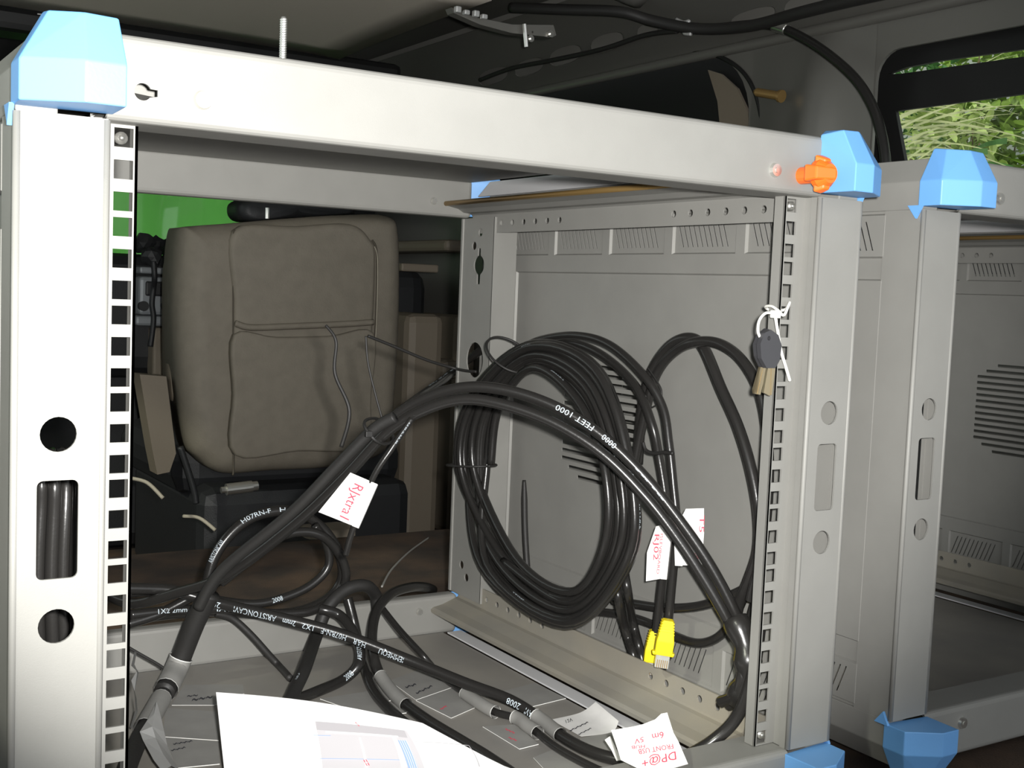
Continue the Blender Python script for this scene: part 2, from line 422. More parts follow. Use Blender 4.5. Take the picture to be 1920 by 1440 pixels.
# ================================================================== the equipment racks
def rbox(*a, **k): return MB().box(*a, **k)
def make_rack():
    k = 0.001
    root = thing('rack_cabinet', 'grey open rack cabinet holding coiled black cables, with an orange knob at its top corner', 'rack cabinet', (0, 0, GZ), 'grey open rack cabinets with blue corners')
    mk = M['rack']
    for s in (-1, 1):
        # front post: pierced face, inner return, outer return
        mb = MB()
        plate(mb, rect(0.244, 0.286, 0.0, 0.400), [circ(0.2655, 0.2468, 0.0086, 24), circ(0.2655, 0.152, 0.0086, 24), rect(0.2558, 0.2752, 0.1756, 0.2243, 0.003)],
              lambda u, v, w: Vector((s * u, -0.016 + w, v)), 0.0015)
        mb.box(min(s * .2440, s * .2455), max(s * .2440, s * .2455), -0.0145, -0.007, 0, 0.4)
        mb.box(min(s * .2452, s * .2470), max(s * .2452, s * .2470), -0.008, 0.004, 0, 0.4)
        mb.box(min(s * .2845, s * .2860), max(s * .2845, s * .2860), -0.0145, 0.022, 0, 0.4)
        mb.box(min(s * .2438, s * .2452), max(s * .2438, s * .2452), -0.0164, -0.0145, 0.001, 0.398, 0.0004)
        fp_ = mb.build('front_post', mk, root)
        for xe in (0.2446, 0.2854):
            m2 = MB(); tube(m2, [Vector((s * xe, -0.0147, z)) for z in (0.0005, 0.2, 0.3995)], 0.0020, 10); m2.build('rolled_edge', mk, fp_, smooth=True)
        # mounting rail with its 27 square holes (9 units)
        holes = []
        for u9 in range(9):
            for j in (-1, 0, 1):
                z = (8.5 - u9) * 0.04445 + j * 0.015875; h = [*rect(0.2278, 0.2373, z - 0.00475, z + 0.00475)]
                holes.append(h)
        mb = MB()
        plate(mb, rect(0.2255, 0.2475, 0.0005, 0.4005), holes, lambda u, v, w: Vector((s * u, w, v)), 0.0015)
        mb.box(min(s * .2255, s * .2270), max(s * .2255, s * .2270), 0.0, 0.010, 0.0005, 0.4005)
        mb.build('mounting_rail', mk, root)
        for z in (0.3935, 0.0075):
            m2 = MB(); m2.cyl((s * 0.2335, 0.001, z), (s * 0.2335, 0.006, z), 0.0032, n=12); m2.cyl((s * 0.2335, -0.0005, z), (s * 0.2335, 0.002, z), 0.0016, n=8)
            m2.build('screw', M['steel'], root, smooth=True)
        # rear post
        mb = MB()
        kh = [(0.4530 + 0.0105 * math.sin(t), 0.3512 + 0.0100 * math.cos(t)) for t in [math.radians(a) for a in range(25, 156, 13)]]
        keyh = kh + [(0.4565, 0.341), (0.4560, 0.3315), (0.4500, 0.3315), (0.4495, 0.341)] + \
            [(0.4530 - 0.0105 * math.sin(t), 0.3512 + 0.0100 * math.cos(t)) for t in [math.radians(a) for a in range(155, 24, -13)]] + [(0.4500, 0.3610), (0.4505, 0.3685), (0.4555, 0.3685), (0.4560, 0.3610)]
        plate(mb, rect(0.425, 0.490, 0.0, 0.400), [circ(0.4545, 0.2525, 0.017, 24, 0.0185), keyh, circ(0.4642, 0.3712, 0.0045, 14), circ(0.4521, 0.3848, 0.0042, 14),
                                                     circ(0.4657, 0.0327, 0.0045, 14), circ(0.4546, 0.0213, 0.0045, 14)],
              lambda u, v, w: Vector((s * (0.244 + w), u, v)), 0.0015)
        mb.box(min(s * .2702, s * .286), max(s * .2702, s * .286), 0.4885, 0.490, 0, 0.4)
        mb.box(min(s * .2440, s * .2715), max(s * .2440, s * .2715), 0.4245, 0.4258, 0, 0.4)
        mb.box(min(s * .2702, s * .2715), max(s * .2702, s * .2715), 0.4258, 0.4900, 0, 0.4)
        mb.box(min(s * .2425, s * .2455), max(s * .2425, s * .2455), 0.486, 0.4905, 0, 0.4, 0.0008)
        rp_ = mb.build('rear_post', mk, root)
        # pressed side panel: ribs stand inwards, vented cells and the big field are pressed outwards
        X0, X1 = 0.2830, 0.2855
        cells = [(0.020 + 0.0908 * i, 0.020 + 0.0908 * i + 0.080) for i in range(5)]
        regs = []
        for (a, b) in cells:
            regs.append((a, b, 0.3630, 0.3980)); regs.append((a, b, 0.002, 0.0370))
        regs.append((0.020, 0.442, 0.0535, 0.3465))
        mb = MB(); bv = 0.0013
        plate(mb, rect(-0.004, 0.478, -0.02, 0.42), [rect(a, b, c, d) for a, b, c, d in regs], lambda u, v, w: Vector((s * (X0 + w), u, v)), 0.0008)
        for (a, b, c, d) in regs:
            sl = []
            if d - c < 0.1:
                up = c > 0.2
                for q in range(10):
                    yc = a + 0.012 + q * 0.0062; z0, z1 = c + 0.006, d - 0.006; sk = 0.0085 * (1 if up else 1); w_ = 0.0008
                    # slits lean
                    y0, y1 = (yc, yc + sk) if up else (yc + sk, yc)
                    sl.append([(y0 - w_, z0), (y0 + w_, z0), (y1 + w_, z1), (y1 - w_, z1)])
            else:
                for q in range(15):
                    z = 0.257 - q * 0.0078; hw = 0.030 if q in (0, 14) else (0.046 if q in (1, 13) else 0.0585)
                    sl.append(rect(0.2895 - hw, 0.2895 + hw, z - 0.0019, z + 0.0019, 0.0012, 2))
            plate(mb, rect(a + bv, b - bv, c + bv, d - bv), sl, lambda u, v, w: Vector((s * (X1 + w), u, v)), 0.0008)
            o_ = [(a, c), (b, c), (b, d), (a, d)]; i_ = [(a + bv, c + bv), (b - bv, c + bv), (b - bv, d - bv), (a + bv, d - bv)]
            mb.add([(s * X0, *p) for p in o_] + [(s * X1, *p) for p in i_], [[j, (j + 1) % 4, 4 + (j + 1) % 4, 4 + j] for j in range(4)])
            mb.add([(s * (X0 + .0008), *p) for p in o_] + [(s * (X1 + .0008), *p) for p in i_], [[j, 4 + j, 4 + (j + 1) % 4, (j + 1) % 4] for j in range(4)])
        mb.build('side_panel', mk, root)
        # side channels, top and bottom (mirror images about mid height)
        for top in (1, 0):
            zf = (lambda z: z) if top else (lambda z: 0.400 - z)
            nm = 'top_channel' if top else 'bottom_channel'
            pr = [(0.2465, 0.384), (0.2465, 0.4030), (0.2440, 0.4045), (0.2340, 0.4050), (0.2275, 0.4085), (0.2190, 0.4100), (0.2135, 0.4110), (0.2120, 0.4130), (0.2135, 0.4150), (0.2300, 0.4165), (0.2420, 0.4195)]
            if not top: pr = [(0.2465, 0.384), (0.2465, 0.4030), (0.2450, 0.4040), (0.2400, 0.4045), (0.2260, 0.4095), (0.2150, 0.4115), (0.2120, 0.4135), (0.2125, 0.4165), (0.2170, 0.4175), (0.2270, 0.4190)]
            mb = MB(); n = len(pr); Y0, Y1 = 0.004, 0.474
            hs = [circ(0.022 + i * 0.0208, 0.3937, 0.0031, 12) for i in range(7)] + [circ(0.312 + i * 0.0208, 0.3937, 0.0031, 12) for i in range(8)]
            plate(mb, rect(Y0, Y1, 0.384, 0.4030), hs, lambda u, v, w: Vector((s * (0.2465 + w), u, zf(v))), 0.0014)
            mb.add([(s * x, y, zf(z)) for y in (Y0, Y1) for x, z in pr[1:]], [[i, i + 1, n - 1 + i + 1, n - 1 + i] for i in range(n - 2)])
            mb.add([(s * (x + .0006), y, zf(z + .0008)) for y in (Y0, Y1) for x, z in pr[1:]], [[i + 1, i, n - 1 + i, n - 1 + i + 1] for i in range(n - 2)])
            ch = mb.build(nm, mk if top else M['rackdust'], root, smooth=False)
            if top:
                m2 = MB(); tube(m2, [Vector((s * 0.2128, y, 0.4130)) for y in (0.003, 0.475)], 0.0026, 10); m2.build('edge_strip', M['brass'], ch, smooth=True)
                # pale lining plate above the channel
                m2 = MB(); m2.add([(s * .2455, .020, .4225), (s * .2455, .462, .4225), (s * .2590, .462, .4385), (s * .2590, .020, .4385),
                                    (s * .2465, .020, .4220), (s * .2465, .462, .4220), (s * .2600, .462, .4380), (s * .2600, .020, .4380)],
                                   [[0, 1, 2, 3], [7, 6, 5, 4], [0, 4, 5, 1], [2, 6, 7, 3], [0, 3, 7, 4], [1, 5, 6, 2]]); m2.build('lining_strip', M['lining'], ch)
            else:
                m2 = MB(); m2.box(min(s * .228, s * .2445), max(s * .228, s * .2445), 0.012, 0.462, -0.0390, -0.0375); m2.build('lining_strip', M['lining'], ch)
        # outer edge strips closing the top and bottom between front and rear
        for z0, z1 in ((0.400, 0.440), (-0.040, 0.0)):
            zo = (lambda z: z) if z0 > 0.2 else (lambda z: 0.400 - z)
            mb = MB().hull([(s * x, y, zo(z)) for y in (-0.012, 0.474) for x, z in ((.2665, .400), (.2858, .400), (.2858, .4215), (.2745, .4400), (.2665, .4400))], 0.0008); mb.build('side_beam', mk, root)
        for z, d in ((0.4145, 1), (-0.0145, 1)):
            for yy in (-0.0165, ):
                m2 = MB(); m2.cyl((s * 0.1980, -0.0158, z), (s * 0.1980, -0.0186, z), 0.0050, 0.0042, 18); m2.cyl((s * 0.1980, -0.0186, z), (s * 0.1980, -0.0192, z), 0.0018, n=10)
                m2.build('screw', M['steel'], root, smooth=False)
        for z in (0.4145, -0.0145):
            m2 = MB(); m2.cyl((s * 0.1980, 0.4705, z), (s * 0.1980, 0.4680, z), 0.0036, 0.003, 14); m2.build('screw', M['steel'], root)
    # beams
    def beam(y0, y1, z0, z1, name, m=mk, holes=True):
        mb = MB(); fr = y0 < 0.2
        b = 0.0045
        if not fr: mb.box(-0.2445, 0.2445, y0 + 0.0016, y1, z0, z1, b, seg=3)
        else:
            # hollow folded sheet: rounded front corners, top, bottom and back; the pierced face follows below
            arc = [(90 * i / 4) for i in range(5)]
            pf = [(y0 + b - b * math.cos(math.radians(a)), z1 - b + b * math.sin(math.radians(a))) for a in arc] + [(y1, z1), (y1, z0)] + \
                 [(y0 + b - b * math.cos(math.radians(a)), z0 + b - b * math.sin(math.radians(a))) for a in arc[::-1]]
            yc, zc = (y0 + y1) / 2, (z0 + z1) / 2; q = 0.0014
            pi_ = [(y + (q if y < yc else -q), z + (q if z < zc else -q)) for y, z in pf]; n = len(pf)
            mb.add([(x, y, z) for x in (-0.2445, 0.2445) for y, z in pf], [[i, i + 1, n + i + 1, n + i] for i in range(n - 1)])
            mb.add([(x, y, z) for x in (-0.2445, 0.2445) for y, z in pi_], [[i + 1, i, n + i, n + i + 1] for i in range(n - 1)])
        if fr:
            hs = []
            if z0 > 0.2: hs = [circ(-0.2278, 0.4150, 0.0042, 16), rect(-0.2245, -0.2198, 0.4135, 0.4162)]
            kh = [(-0.2278 + 0.0042 * math.cos(t), 0.4150 + 0.0042 * math.sin(t)) for t in [math.radians(a) for a in range(25, 336, 15)]] + [(-0.2205, 0.4134), (-0.2205, 0.4166)]
            plate(mb, rect(-0.2445, 0.2445, z0 + b, z1 - b), [kh] if z0 > 0.2 else [], lambda u, v, w: Vector((u, y0 + w, v)), 0.0016)
        o = mb.build(name, m, root)
        return o
    beam(-0.016, 0.020, 0.400, 0.442, 'front_beam'); beam(-0.016, 0.020, -0.042, 0.0, 'front_beam')
    beam(0.470, 0.489, 0.400, 0.440, 'rear_beam'); beam(0.470, 0.489, -0.042, 0.0, 'rear_beam')
    MB().box(-0.240, 0.2395, 0.010, 0.4705, 0.4365, 0.4390).build('top_panel', mk, root)
    MB().box(-0.2400, 0.2270, 0.010, 0.4705, -0.0425, -0.0400).build('bottom_panel', M['rackfloor'], root)
    # blue plastic corner caps
    for sx in (-1, 1):
        for fy in (0, 1):
            for fz in (1, 0):
                def T(x, y, z):
                    yy = y if fy == 0 else 0.474 - y
                    zz = z if fz else 0.400 - z
                    return Vector((sx * x, yy, zz))
                if fy:
                    ring = [(0.2462, -0.0175), (0.2712, -0.0175), (0.2950, -0.006), (0.2950, -0.002), (0.2462, -0.0155)]
                    top = ((0.2462, -0.0155, 0.446), (0.262, -0.0155, 0.447), (0.276, -0.006, 0.448), (0.276, -0.002, 0.449))
                else:
                    ring = [(0.2416, -0.0155), (0.2432, -0.047), (0.2615, -0.047), (0.2875, -0.031), (0.2875, -0.012), (0.2875, -0.0105), (0.2416, -0.0150)]
                    top = ((0.2416, -0.0150, 0.4430), (0.2440, -0.0330, 0.4450), (0.2595, -0.0330, 0.4455), (0.2735, -0.0225, 0.4460), (0.2735, -0.0105, 0.4475), (0.2500, -0.0105, 0.4470))
                pts = [T(x, y, 0.4025) for x, y in ring] + [T(x, y, 0.4215) for x, y in ring] + [T(*q) for q in top]
                mb = MB().hull(pts, 0.0007)
                mb.hull([T(0.2866, y, z) for y, z in ((-0.0155, 0.4030), (-0.002, 0.4030), (-0.010, 0.393))] + [T(0.2890, y, z) for y, z in ((-0.0155, 0.4030), (-0.002, 0.4030), (-0.010, 0.393))])
                mb.build('corner_cap', M['blue'], root)
    return root
rack1 = make_rack()
def copy_tree(o, parent=None):
    c = o.copy(); COL.objects.link(c); c.parent = parent
    for ch in list(o.children): copy_tree(ch, c)
    return c
rack2 = copy_tree(rack1); rack2.location = Vector((0.648, 0.006, GZ))
rack2['label'] = 'grey open rack cabinet standing between the cable-filled rack and the side window'
# orange wing knob screwed at the top corner of the first rack (its own part)
kc = Vector((0.2240, -0.0330, 0.4130)); mb = MB()
mb.cyl(kc + Vector((0, 0.0182, 0)), kc, 0.006, 0.006, 16)
mb.cyl(kc, kc + Vector((0, -0.004, 0)), 0.0105, 0.0105, 24); mb.cyl(kc + Vector((0, -0.004, 0)), kc + Vector((0, -0.0095, 0)), 0.0105, 0.0065, 24)
mb.hull([kc + Vector(q) for q in ((-0.0135, 0.002, 0.0058), (-0.0135, 0.002, -0.0058), (-0.004, 0.002, 0.0058), (-0.004, 0.002, -0.0058), (-0.0125, -0.0085, 0.0045), (-0.0125, -0.0085, -0.0045), (0.004, -0.0115, 0.0040), (0.004, -0.0115, -0.0040))], 0.0012)
mb.hull([kc + Vector(q) for q in ((-0.007, -0.001, 0.0125), (0.001, -0.001, 0.0130), (-0.007, -0.001, -0.0125), (0.001, -0.001, -0.0135), (-0.003, -0.007, 0.0100), (0.003, -0.007, 0.0100), (-0.003, -0.007, -0.0105), (0.003, -0.007, -0.0105))], 0.001)
o = mb.build('knob', M['orange'], rack1); o['label'] = 'orange plastic wing knob'
# threaded rod standing in the top beam
bp = Vector((-0.1500, 0.0, 0.4418)); mb = MB(); pts = []
for i in range(120):
    pts.append(i)
n = 12; v = []; f = []
for i in range(61):
    z = i * 0.0004
    for kx in range(n):
        a = 6.28318 * kx / n; ph = (z / 0.00125 - kx / n) % 1.0
        r = 0.00215 - 0.00045 * abs(ph - 0.5) * 2
        if i > 57: r *= 1 - (i - 57) * 0.12
        v.append(bp + Vector((r * math.cos(a), r * math.sin(a), z)))
for i in range(60):
    f += [[i * n + q, i * n + (q + 1) % n, (i + 1) * n + (q + 1) % n, (i + 1) * n + q] for q in range(n)]
f.append([60 * n + q for q in range(n)])
tag(obj('threaded_rod', v, f, M['steel'], smooth=True), 'short bright threaded rod standing upright on the front rack beam', 'threaded rod')
# ================================================================== cables
CABQ = []
def settle(cabs, fixed=(), skip=(), rounds=160):
    """slide cables a few millimetres nearer or farther until they lie on, not in, one another, the rack floor and the side panel"""
    cp = np.array(CP); S = []
    for c in list(cabs) + list(fixed):
        a = np.array([list(p) for p in c['path']]); n = len(a)
        rr = np.array([c['r'](i / (n - 1)) if callable(c['r']) else c['r'] for i in range(n)])
        v = a - cp; v /= np.linalg.norm(v, axis=1)[:, None]
        S.append([a.copy(), rr, v, np.zeros(n), c in fixed, a])
    sk = {frozenset((id(a), id(b_))) for a, b_ in skip}; allc = list(cabs) + list(fixed)
    for it in range(rounds):
        inc = [np.zeros(len(q[3])) for q in S]
        for i in range(len(S)):
            A, ra, va = S[i][:3]; lo, hi = A.min(0) - .012, A.max(0) + .012
            for j in range(i + 1, len(S)):
                if S[i][4] and S[j][4] or frozenset((id(allc[i]), id(allc[j]))) in sk: continue
                Bm, rb, vb = S[j][:3]
                if (Bm.max(0) < lo).any() or (Bm.min(0) > hi).any(): continue
                ia = np.where(((A > Bm.min(0) - .012) & (A < Bm.max(0) + .012)).all(1))[0]; jb = np.where(((Bm > lo) & (Bm < hi)).all(1))[0]
                if not len(ia) or not len(jb): continue
                df = A[ia][:, None] - Bm[jb][None]; D2 = (df ** 2).sum(2); R = ra[ia][:, None] + rb[jb][None] + .0002
                k, l = np.where(D2 < R ** 2)
                if not len(k): continue
                dz = (df[k, l] * va[ia[k]]).sum(1); need = np.sqrt(np.maximum(R[k, l] ** 2 - (D2[k, l] - dz ** 2), 0)) - np.abs(dz)
                sg = np.where(np.abs(dz) < 1e-4, 1.0, np.sign(dz)); w = (1.0 if S[j][4] else (0.0 if S[i][4] else 0.5))
                for x, y, nd, s in zip(ia[k], jb[l], need, sg):
                    if abs(nd * w) > abs(inc[i][x]): inc[i][x] = s * nd * w
                    if abs(nd * (1 - w)) > abs(inc[j][y]): inc[j][y] = -s * nd * (1 - w)
        for q, d in zip(S, inc):
            if q[4]: continue
            for _ in range(2): d = np.convolve(np.pad(d, 2, 'edge'), (.1, .2, .4, .2, .1), 'valid')
            q[3] += .35 * d
            if it % 6 == 5: q[3] = np.convolve(np.pad(q[3], 1, 'edge'), (.15, .7, .15), 'valid')
            P_ = q[5] + q[2] * q[3][:, None]
            inside = (np.abs(P_[:, 0]) < .24) & (P_[:, 1] > .0) & (P_[:, 1] < .47)
            low = np.where(inside, np.maximum((-.0400 + q[1]) - P_[:, 2], 0), 0); q[3] -= low / np.maximum(-q[2][:, 2], .12)
            out = np.where(P_[:, 1] < .42, np.maximum(P_[:, 0] - (.2822 - q[1]), 0), 0); q[3] -= out / np.maximum(q[2][:, 0], .2)
            q[0] = q[5] + q[2] * q[3][:, None]
    for q, c in zip(S, allc):
        if not q[4]: c['path'] = [Vector(p) for p in q[0]]
def cable(label, pts, r=0.0042, name='cable', m='black', prints=(), seg=14, group=None, ends=True, n=10):
    c = dict(label=label, path=catmull(pts, n), r=r, name=name, m=m, prints=prints, seg=seg, group=group); CABQ.append(c); return c
def build_cable(c):
    path, r, prints = c['path'], c['r'], c['prints']
    mb = MB(); tube(mb, path, r, c['seg'])
    o = mb.build(c['name'], M[c['m']], None, smooth=True); tag(o, c['label'], 'cable', c['group'])
    if prints:
        for q in prints:
            m2 = MB()
            if isinstance(q[1], tuple):
                s0, s1 = s_at(path, *q[1]), s_at(path, *q[2]); text_cable(m2, q[0], path, r, s0, q[3], s1 < s0, q[4], s1)
            else: text_cable(m2, q[0], path, r, q[1], q[2], q[3], q[4])
            m2.build('printed_text', M['print'], o)
    c['obj'] = o
S_ = (-0.10, 0.44); E_ = (0.236, 0.075)
def b(*pp, d=0.0):
    """points in the upright sheet that the big arc hangs in, shifted d towards the open front"""
    nn = Vector((-(E_[1] - S_[1]), E_[0] - S_[0])).normalized()
    if nn.y > 0: nn = -nn
    a = (S_[0] + nn.x * d, S_[1] + nn.y * d); c = (E_[0] + nn.x * d, E_[1] + nn.y * d)
    return [PV(x, y, a, c) for x, y in pp]
def xs(X, *pp): return [P(x, y, X=X) for x, y in pp]
def ysv(Y, *pp): return [P(x, y, Y=Y) for x, y in pp]
def zs_(Z, *pp): return [P(x, y, Z=Z) for x, y in pp]
# --- the hanging coil
inner = [(919, 870), (935, 765), (1000, 690), (1085, 750), (1135, 880), (1132, 1020), (1072, 1108), (968, 1045)]
outer = [(860, 885), (884, 745), (990, 645), (1120, 690), (1184, 880), (1180, 1050), (1060, 1172), (905, 1062)]
turns = 12; pts = []; rnd = random.Random(3)
order = [0, 5, 9, 2, 11, 7, 3, 10, 1, 6, 8, 4]
for k in range(turns):
    q = order[k] / (turns - 1)
    for j in range(8):
        jit = rnd.uniform(-0.04, 0.04)
        x = inner[j][0] + (outer[j][0] - inner[j][0]) * (q + jit); y = inner[j][1] + (outer[j][1] - inner[j][1]) * (q + jit)
        pts.append(P(x, y, X=0.206 + 0.024 * ((k * 7) % turns) / turns + rnd.uniform(-.0015, .0015)))
path = catmull(pts, 8)
COIL = dict(path=path, r=0.0040)
root = thing('cable_coil', 'large round coil of shiny black cable hanging against the rack side panel', 'cable coil', (0.22, 0.29, 0.03))
mb = MB(); tube(mb, path, 0.0040, 9); mb.build('cable_turns', M['black'], root, smooth=True)
m2 = MB(); tot = sum((path[i] - path[i - 1]).length for i in range(1, len(path)))
for i, s0 in enumerate([0.16, 0.62, 1.05, 1.55, 2.0, 2.6, 3.3, 4.1, 4.8, 5.6, 6.4, 7.0]):
    m2 = MB()
    if s0 < tot - 0.3: text_cable(m2, ('-= == -=- = -== - =-', '=-= -- =- == -=')[i % 2], path, 0.0040, s0, 0.0012, False, (-0.4, 0.2, 0.5)[i % 3]); m2.build('printed_text', M['print'], root)
def tie(parent, loop, w=0.0012, m='blackm', name='cable_tie'):
    mb = MB(); tube(mb, catmull(loop, 6, True) + [Vector(loop[0])], w, 6); return mb.build(name, M[m], parent, smooth=True)
def ring(px, X, rx, ry, depth):
    c = P(*px, X=X); r1 = (P(px[0] + rx[0], px[1] + rx[1], X=X) - c)
    return [c + r1 * math.cos(t) + Vector((-depth, 0, 0)) * math.sin(t) for t in [6.28318 * i / 10 for i in range(10)]]
tie(root, ring((884, 872), 0.214, (31, 2), 0, 0.022)); tie(root, ring((955, 665), 0.214, (22, 34), 0, 0.022))
# --- the three cables that make the big arc
B1 = [P(316, 1284, Z=-0.026)] + b((334, 1246), (366, 1166), (412, 1078), (470, 1030), (545, 968), (640, 880), (716, 800), (785, 752), (865, 727), (945, 731), (1035, 760), (1122, 812), (1200, 885), (1268, 968), (1330, 1058), (1376, 1145), (1398, 1205)) + xs(0.238, (1404, 1262), (1392, 1308), (1366, 1322))
cB1 = cable('thick black cable arching highest from the floor over the hanging coil', B1, 0.0046, prints=[('FEET 1000', (1112, 806), (1048, 766), 0.0042, 0.1), ('0000', (1158, 842), (1128, 815), 0.0042, 0.1), ('-== =- ==-=', (1252, 945), (1190, 875), 0.0018, 0.1)])
B2 = ysv(0.462, (205, 1118)) + b((252, 1132), (330, 1112), (425, 1078), (552, 984), (648, 893), (724, 812), (792, 770), (868, 749), (948, 760), (1042, 795), (1132, 853), (1212, 934), (1276, 1018), (1326, 1096), (1366, 1166), (1388, 1212), d=0.012) + xs(0.232, (1392, 1262), (1380, 1302), (1352, 1316))
cB2 = cable('second black cable running just below the highest arc over the coil', B2, 0.0046)
B3 = b((415, 1092), (470, 1048), (556, 972), (646, 882), (722, 796), d=-0.011) + b((786, 746), d=-0.03) + [P(820, 721, Y=0.40), P(846, 700, Y=0.500), P(868, 682, Y=0.506), P(892, 664, X=0.2590), P(912, 650, X=0.2590)]
cB3 = cable('black cable leaving the arc bundle through the oval hole of the rear post', B3, 0.0044, prints=[('==- =-= =', (806, 736), (852, 700), 0.0016, 0.2)])
B4 = b((372, 1140), (418, 1068), (548, 960), (634, 872), (700, 806), (740, 782), d=0.0225)
cB4 = cable('short black sleeved cable inside the rising arc bundle', B4, 0.0050, m='blackm')
SL = [P(308, 1298, Z=-0.0285), P(316, 1284, Z=-0.026)] + b((334, 1246), (366, 1166), (394, 1112))
cSL = cable('wide matte black sleeve around the cable rising off the taped floor', SL, 0.0092, name='cable_sleeve', m='blackm')
tb = b((640, 838), (655, 770), (628, 700), (630, 640), (611, 610))
cable('stiff black tie tail rising from the arc bundle before the seat back', tb, lambda t: 0.0018 - 0.0006 * t, name='tie_tail', m='blackm', seg=6)
tb = b((718, 790), (704, 740), (690, 680), (686, 630), d=-0.002)
cable('thin dark tie tail rising where the arc bundle splits', tb, 0.0009, name='tie_tail', m='blackm', seg=6)
cable('thin black wire slanting down to the rear post hole', ysv(0.484, (690, 630), (740, 650), (800, 675), (850, 690)) + [P(872, 695, X=0.2405), P(893, 697, X=0.2425)], 0.0016, name='wire', m='blackm', seg=6)
# thin cable carrying the first tag
G_ = b((772, 785), d=0.018) + b((735, 840), d=0.030) + b((700, 895), (664, 985), d=0.036) + b((648, 1040), d=0.030)
cable('thin printed black cable carrying the folded white tag', G_, 0.0026, prints=[('=-= == -=- =-=- ==', 0.004, 0.0013, False, -0.2), ('=-==', 0.088, 0.0013, False, -0.2)])
# --- loops beside the right rail
RX = 0.262
C1 = xs(RX, (1196, 870), (1203, 775), (1220, 702), (1252, 652), (1288, 634), (1318, 650), (1352, 728), (1384, 800), (1408, 880), (1422, 960), (1422, 1030), (1404, 1088), (1386, 1130), (1376, 1180))
cable('black cable loop beside the rail with the taller bend', C1, 0.0047)
C2 = xs(RX - 0.004, (1188, 880), (1206, 790), (1232, 700), (1276, 652), (1330, 640), (1376, 660), (1412, 706), (1432, 765), (1440, 840), (1440, 920), (1433, 1000), (1422, 1066), (1412, 1104), (1407, 1126))
cable('black cable loop beside the rail with the wider bend', C2, 0.0042, prints=[('-= =-=', 0.05, 0.0014, False, 0)])
C3 = xs(0.240, (968, 660), (1010, 638), (1078, 629), (1142, 646), (1204, 700)) + xs(0.246, (1242, 762), (1254, 830), (1262, 905), (1268, 980), (1262, 1070), (1253, 1168))
cable('black patch cable ending in the yellow boot that hangs in front', C3, 0.0037)
C4 = xs(0.2505, (962, 672), (1002, 652), (1060, 640), (1126, 664), (1190, 722), (1222, 795)) + xs(0.256, (1236, 860)) + xs(0.259, (1247, 930), (1252, 1000), (1242, 1085), (1230, 1190))
cable('black patch cable ending in the yellow boot tucked behind', C4, 0.0040)
for i, (pp, lb, X) in enumerate([(((1150, 1126), (1200, 1134), (1245, 1140), (1300, 1138), (1348, 1126), (1395, 1105)), 'black cable running level behind the two yellow boots', 0.268),
                             (((1100, 1146), (1160, 1152), (1215, 1168), (1262, 1192), (1310, 1206), (1350, 1192), (1380, 1150), (1410, 1080)), 'black cable sagging in a low bow behind the yellow boots', 0.2755),
                             (((1166, 960), (1170, 1060), (1177, 1110), (1185, 1160), (1198, 1212), (1210, 1264)), 'glossy black strand dropping from the coil behind the floor flange', 0.232),
                             (((1148, 980), (1156, 1080), (1160, 1126), (1172, 1178), (1188, 1230), (1196, 1268)), 'printed black strand dropping from the coil behind the floor flange', 0.230),
                             (((1436, 1000), (1424, 1090), (1412, 1130), (1398, 1180), (1386, 1215)), 'thin black cable close behind the rail with the keys', 0.270)]):
    cable(lb, xs(X, *pp) if i not in (2, 3) else xs(X, *pp[:3]) + xs(0.262 if i == 2 else 0.2555, *pp[3:]), 0.0024 if i == 4 else 0.0040, prints=[('=-= -=- ==', 0.05, 0.0014, False, 0)] if i == 3 else ())
cable('stiff black rod leaning against the rack side panel behind the coil', xs(0.272, (983, 900), (984, 980), (987, 1040), (991, 1092)), lambda t: 0.0016 + 0.0016 * min(1, t * 6), name='black_rod', m='blackm', seg=8)
cable('wire loop standing off the crossing cables', xs(0.25, (1215, 690), (1232, 715), (1241, 735), (1236, 755), (1222, 764)), 0.0007, name='wire', m='blackm', seg=6)
cable('short tie hook between the crossing cables and patch cables', xs(0.240, (1206, 830), (1212, 845), (1228, 850), (1244, 848), (1262, 850)), 0.0016, name='tie_tail', m='blackm', seg=6)
# heavy taped end on the floor by the right rail
cable('grey-black cable sweeping from behind the rail down onto the front beam', [P(1424, 1180, X=0.238), P(1412, 1262, X=0.234), P(1384, 1340, X=0.226), P(1338, 1388, X=0.212), P(1275, 1424, X=0.188), P(1205, 1452, X=0.160), P(1120, 1475, X=0.128)], 0.0048)
mb = MB(); tube(mb, catmull(xs(0.236, (1378, 1160), (1396, 1205), (1402, 1245), (1398, 1285), (1378, 1312)), 8), lambda t: 0.0098 + 0.0012 * math.sin(t * 17), 12)
tag(mb.build('tape_wrap', M['black'], None, smooth=True), 'shiny black tape wrap around cables behind the rail with the keys', 'tape')
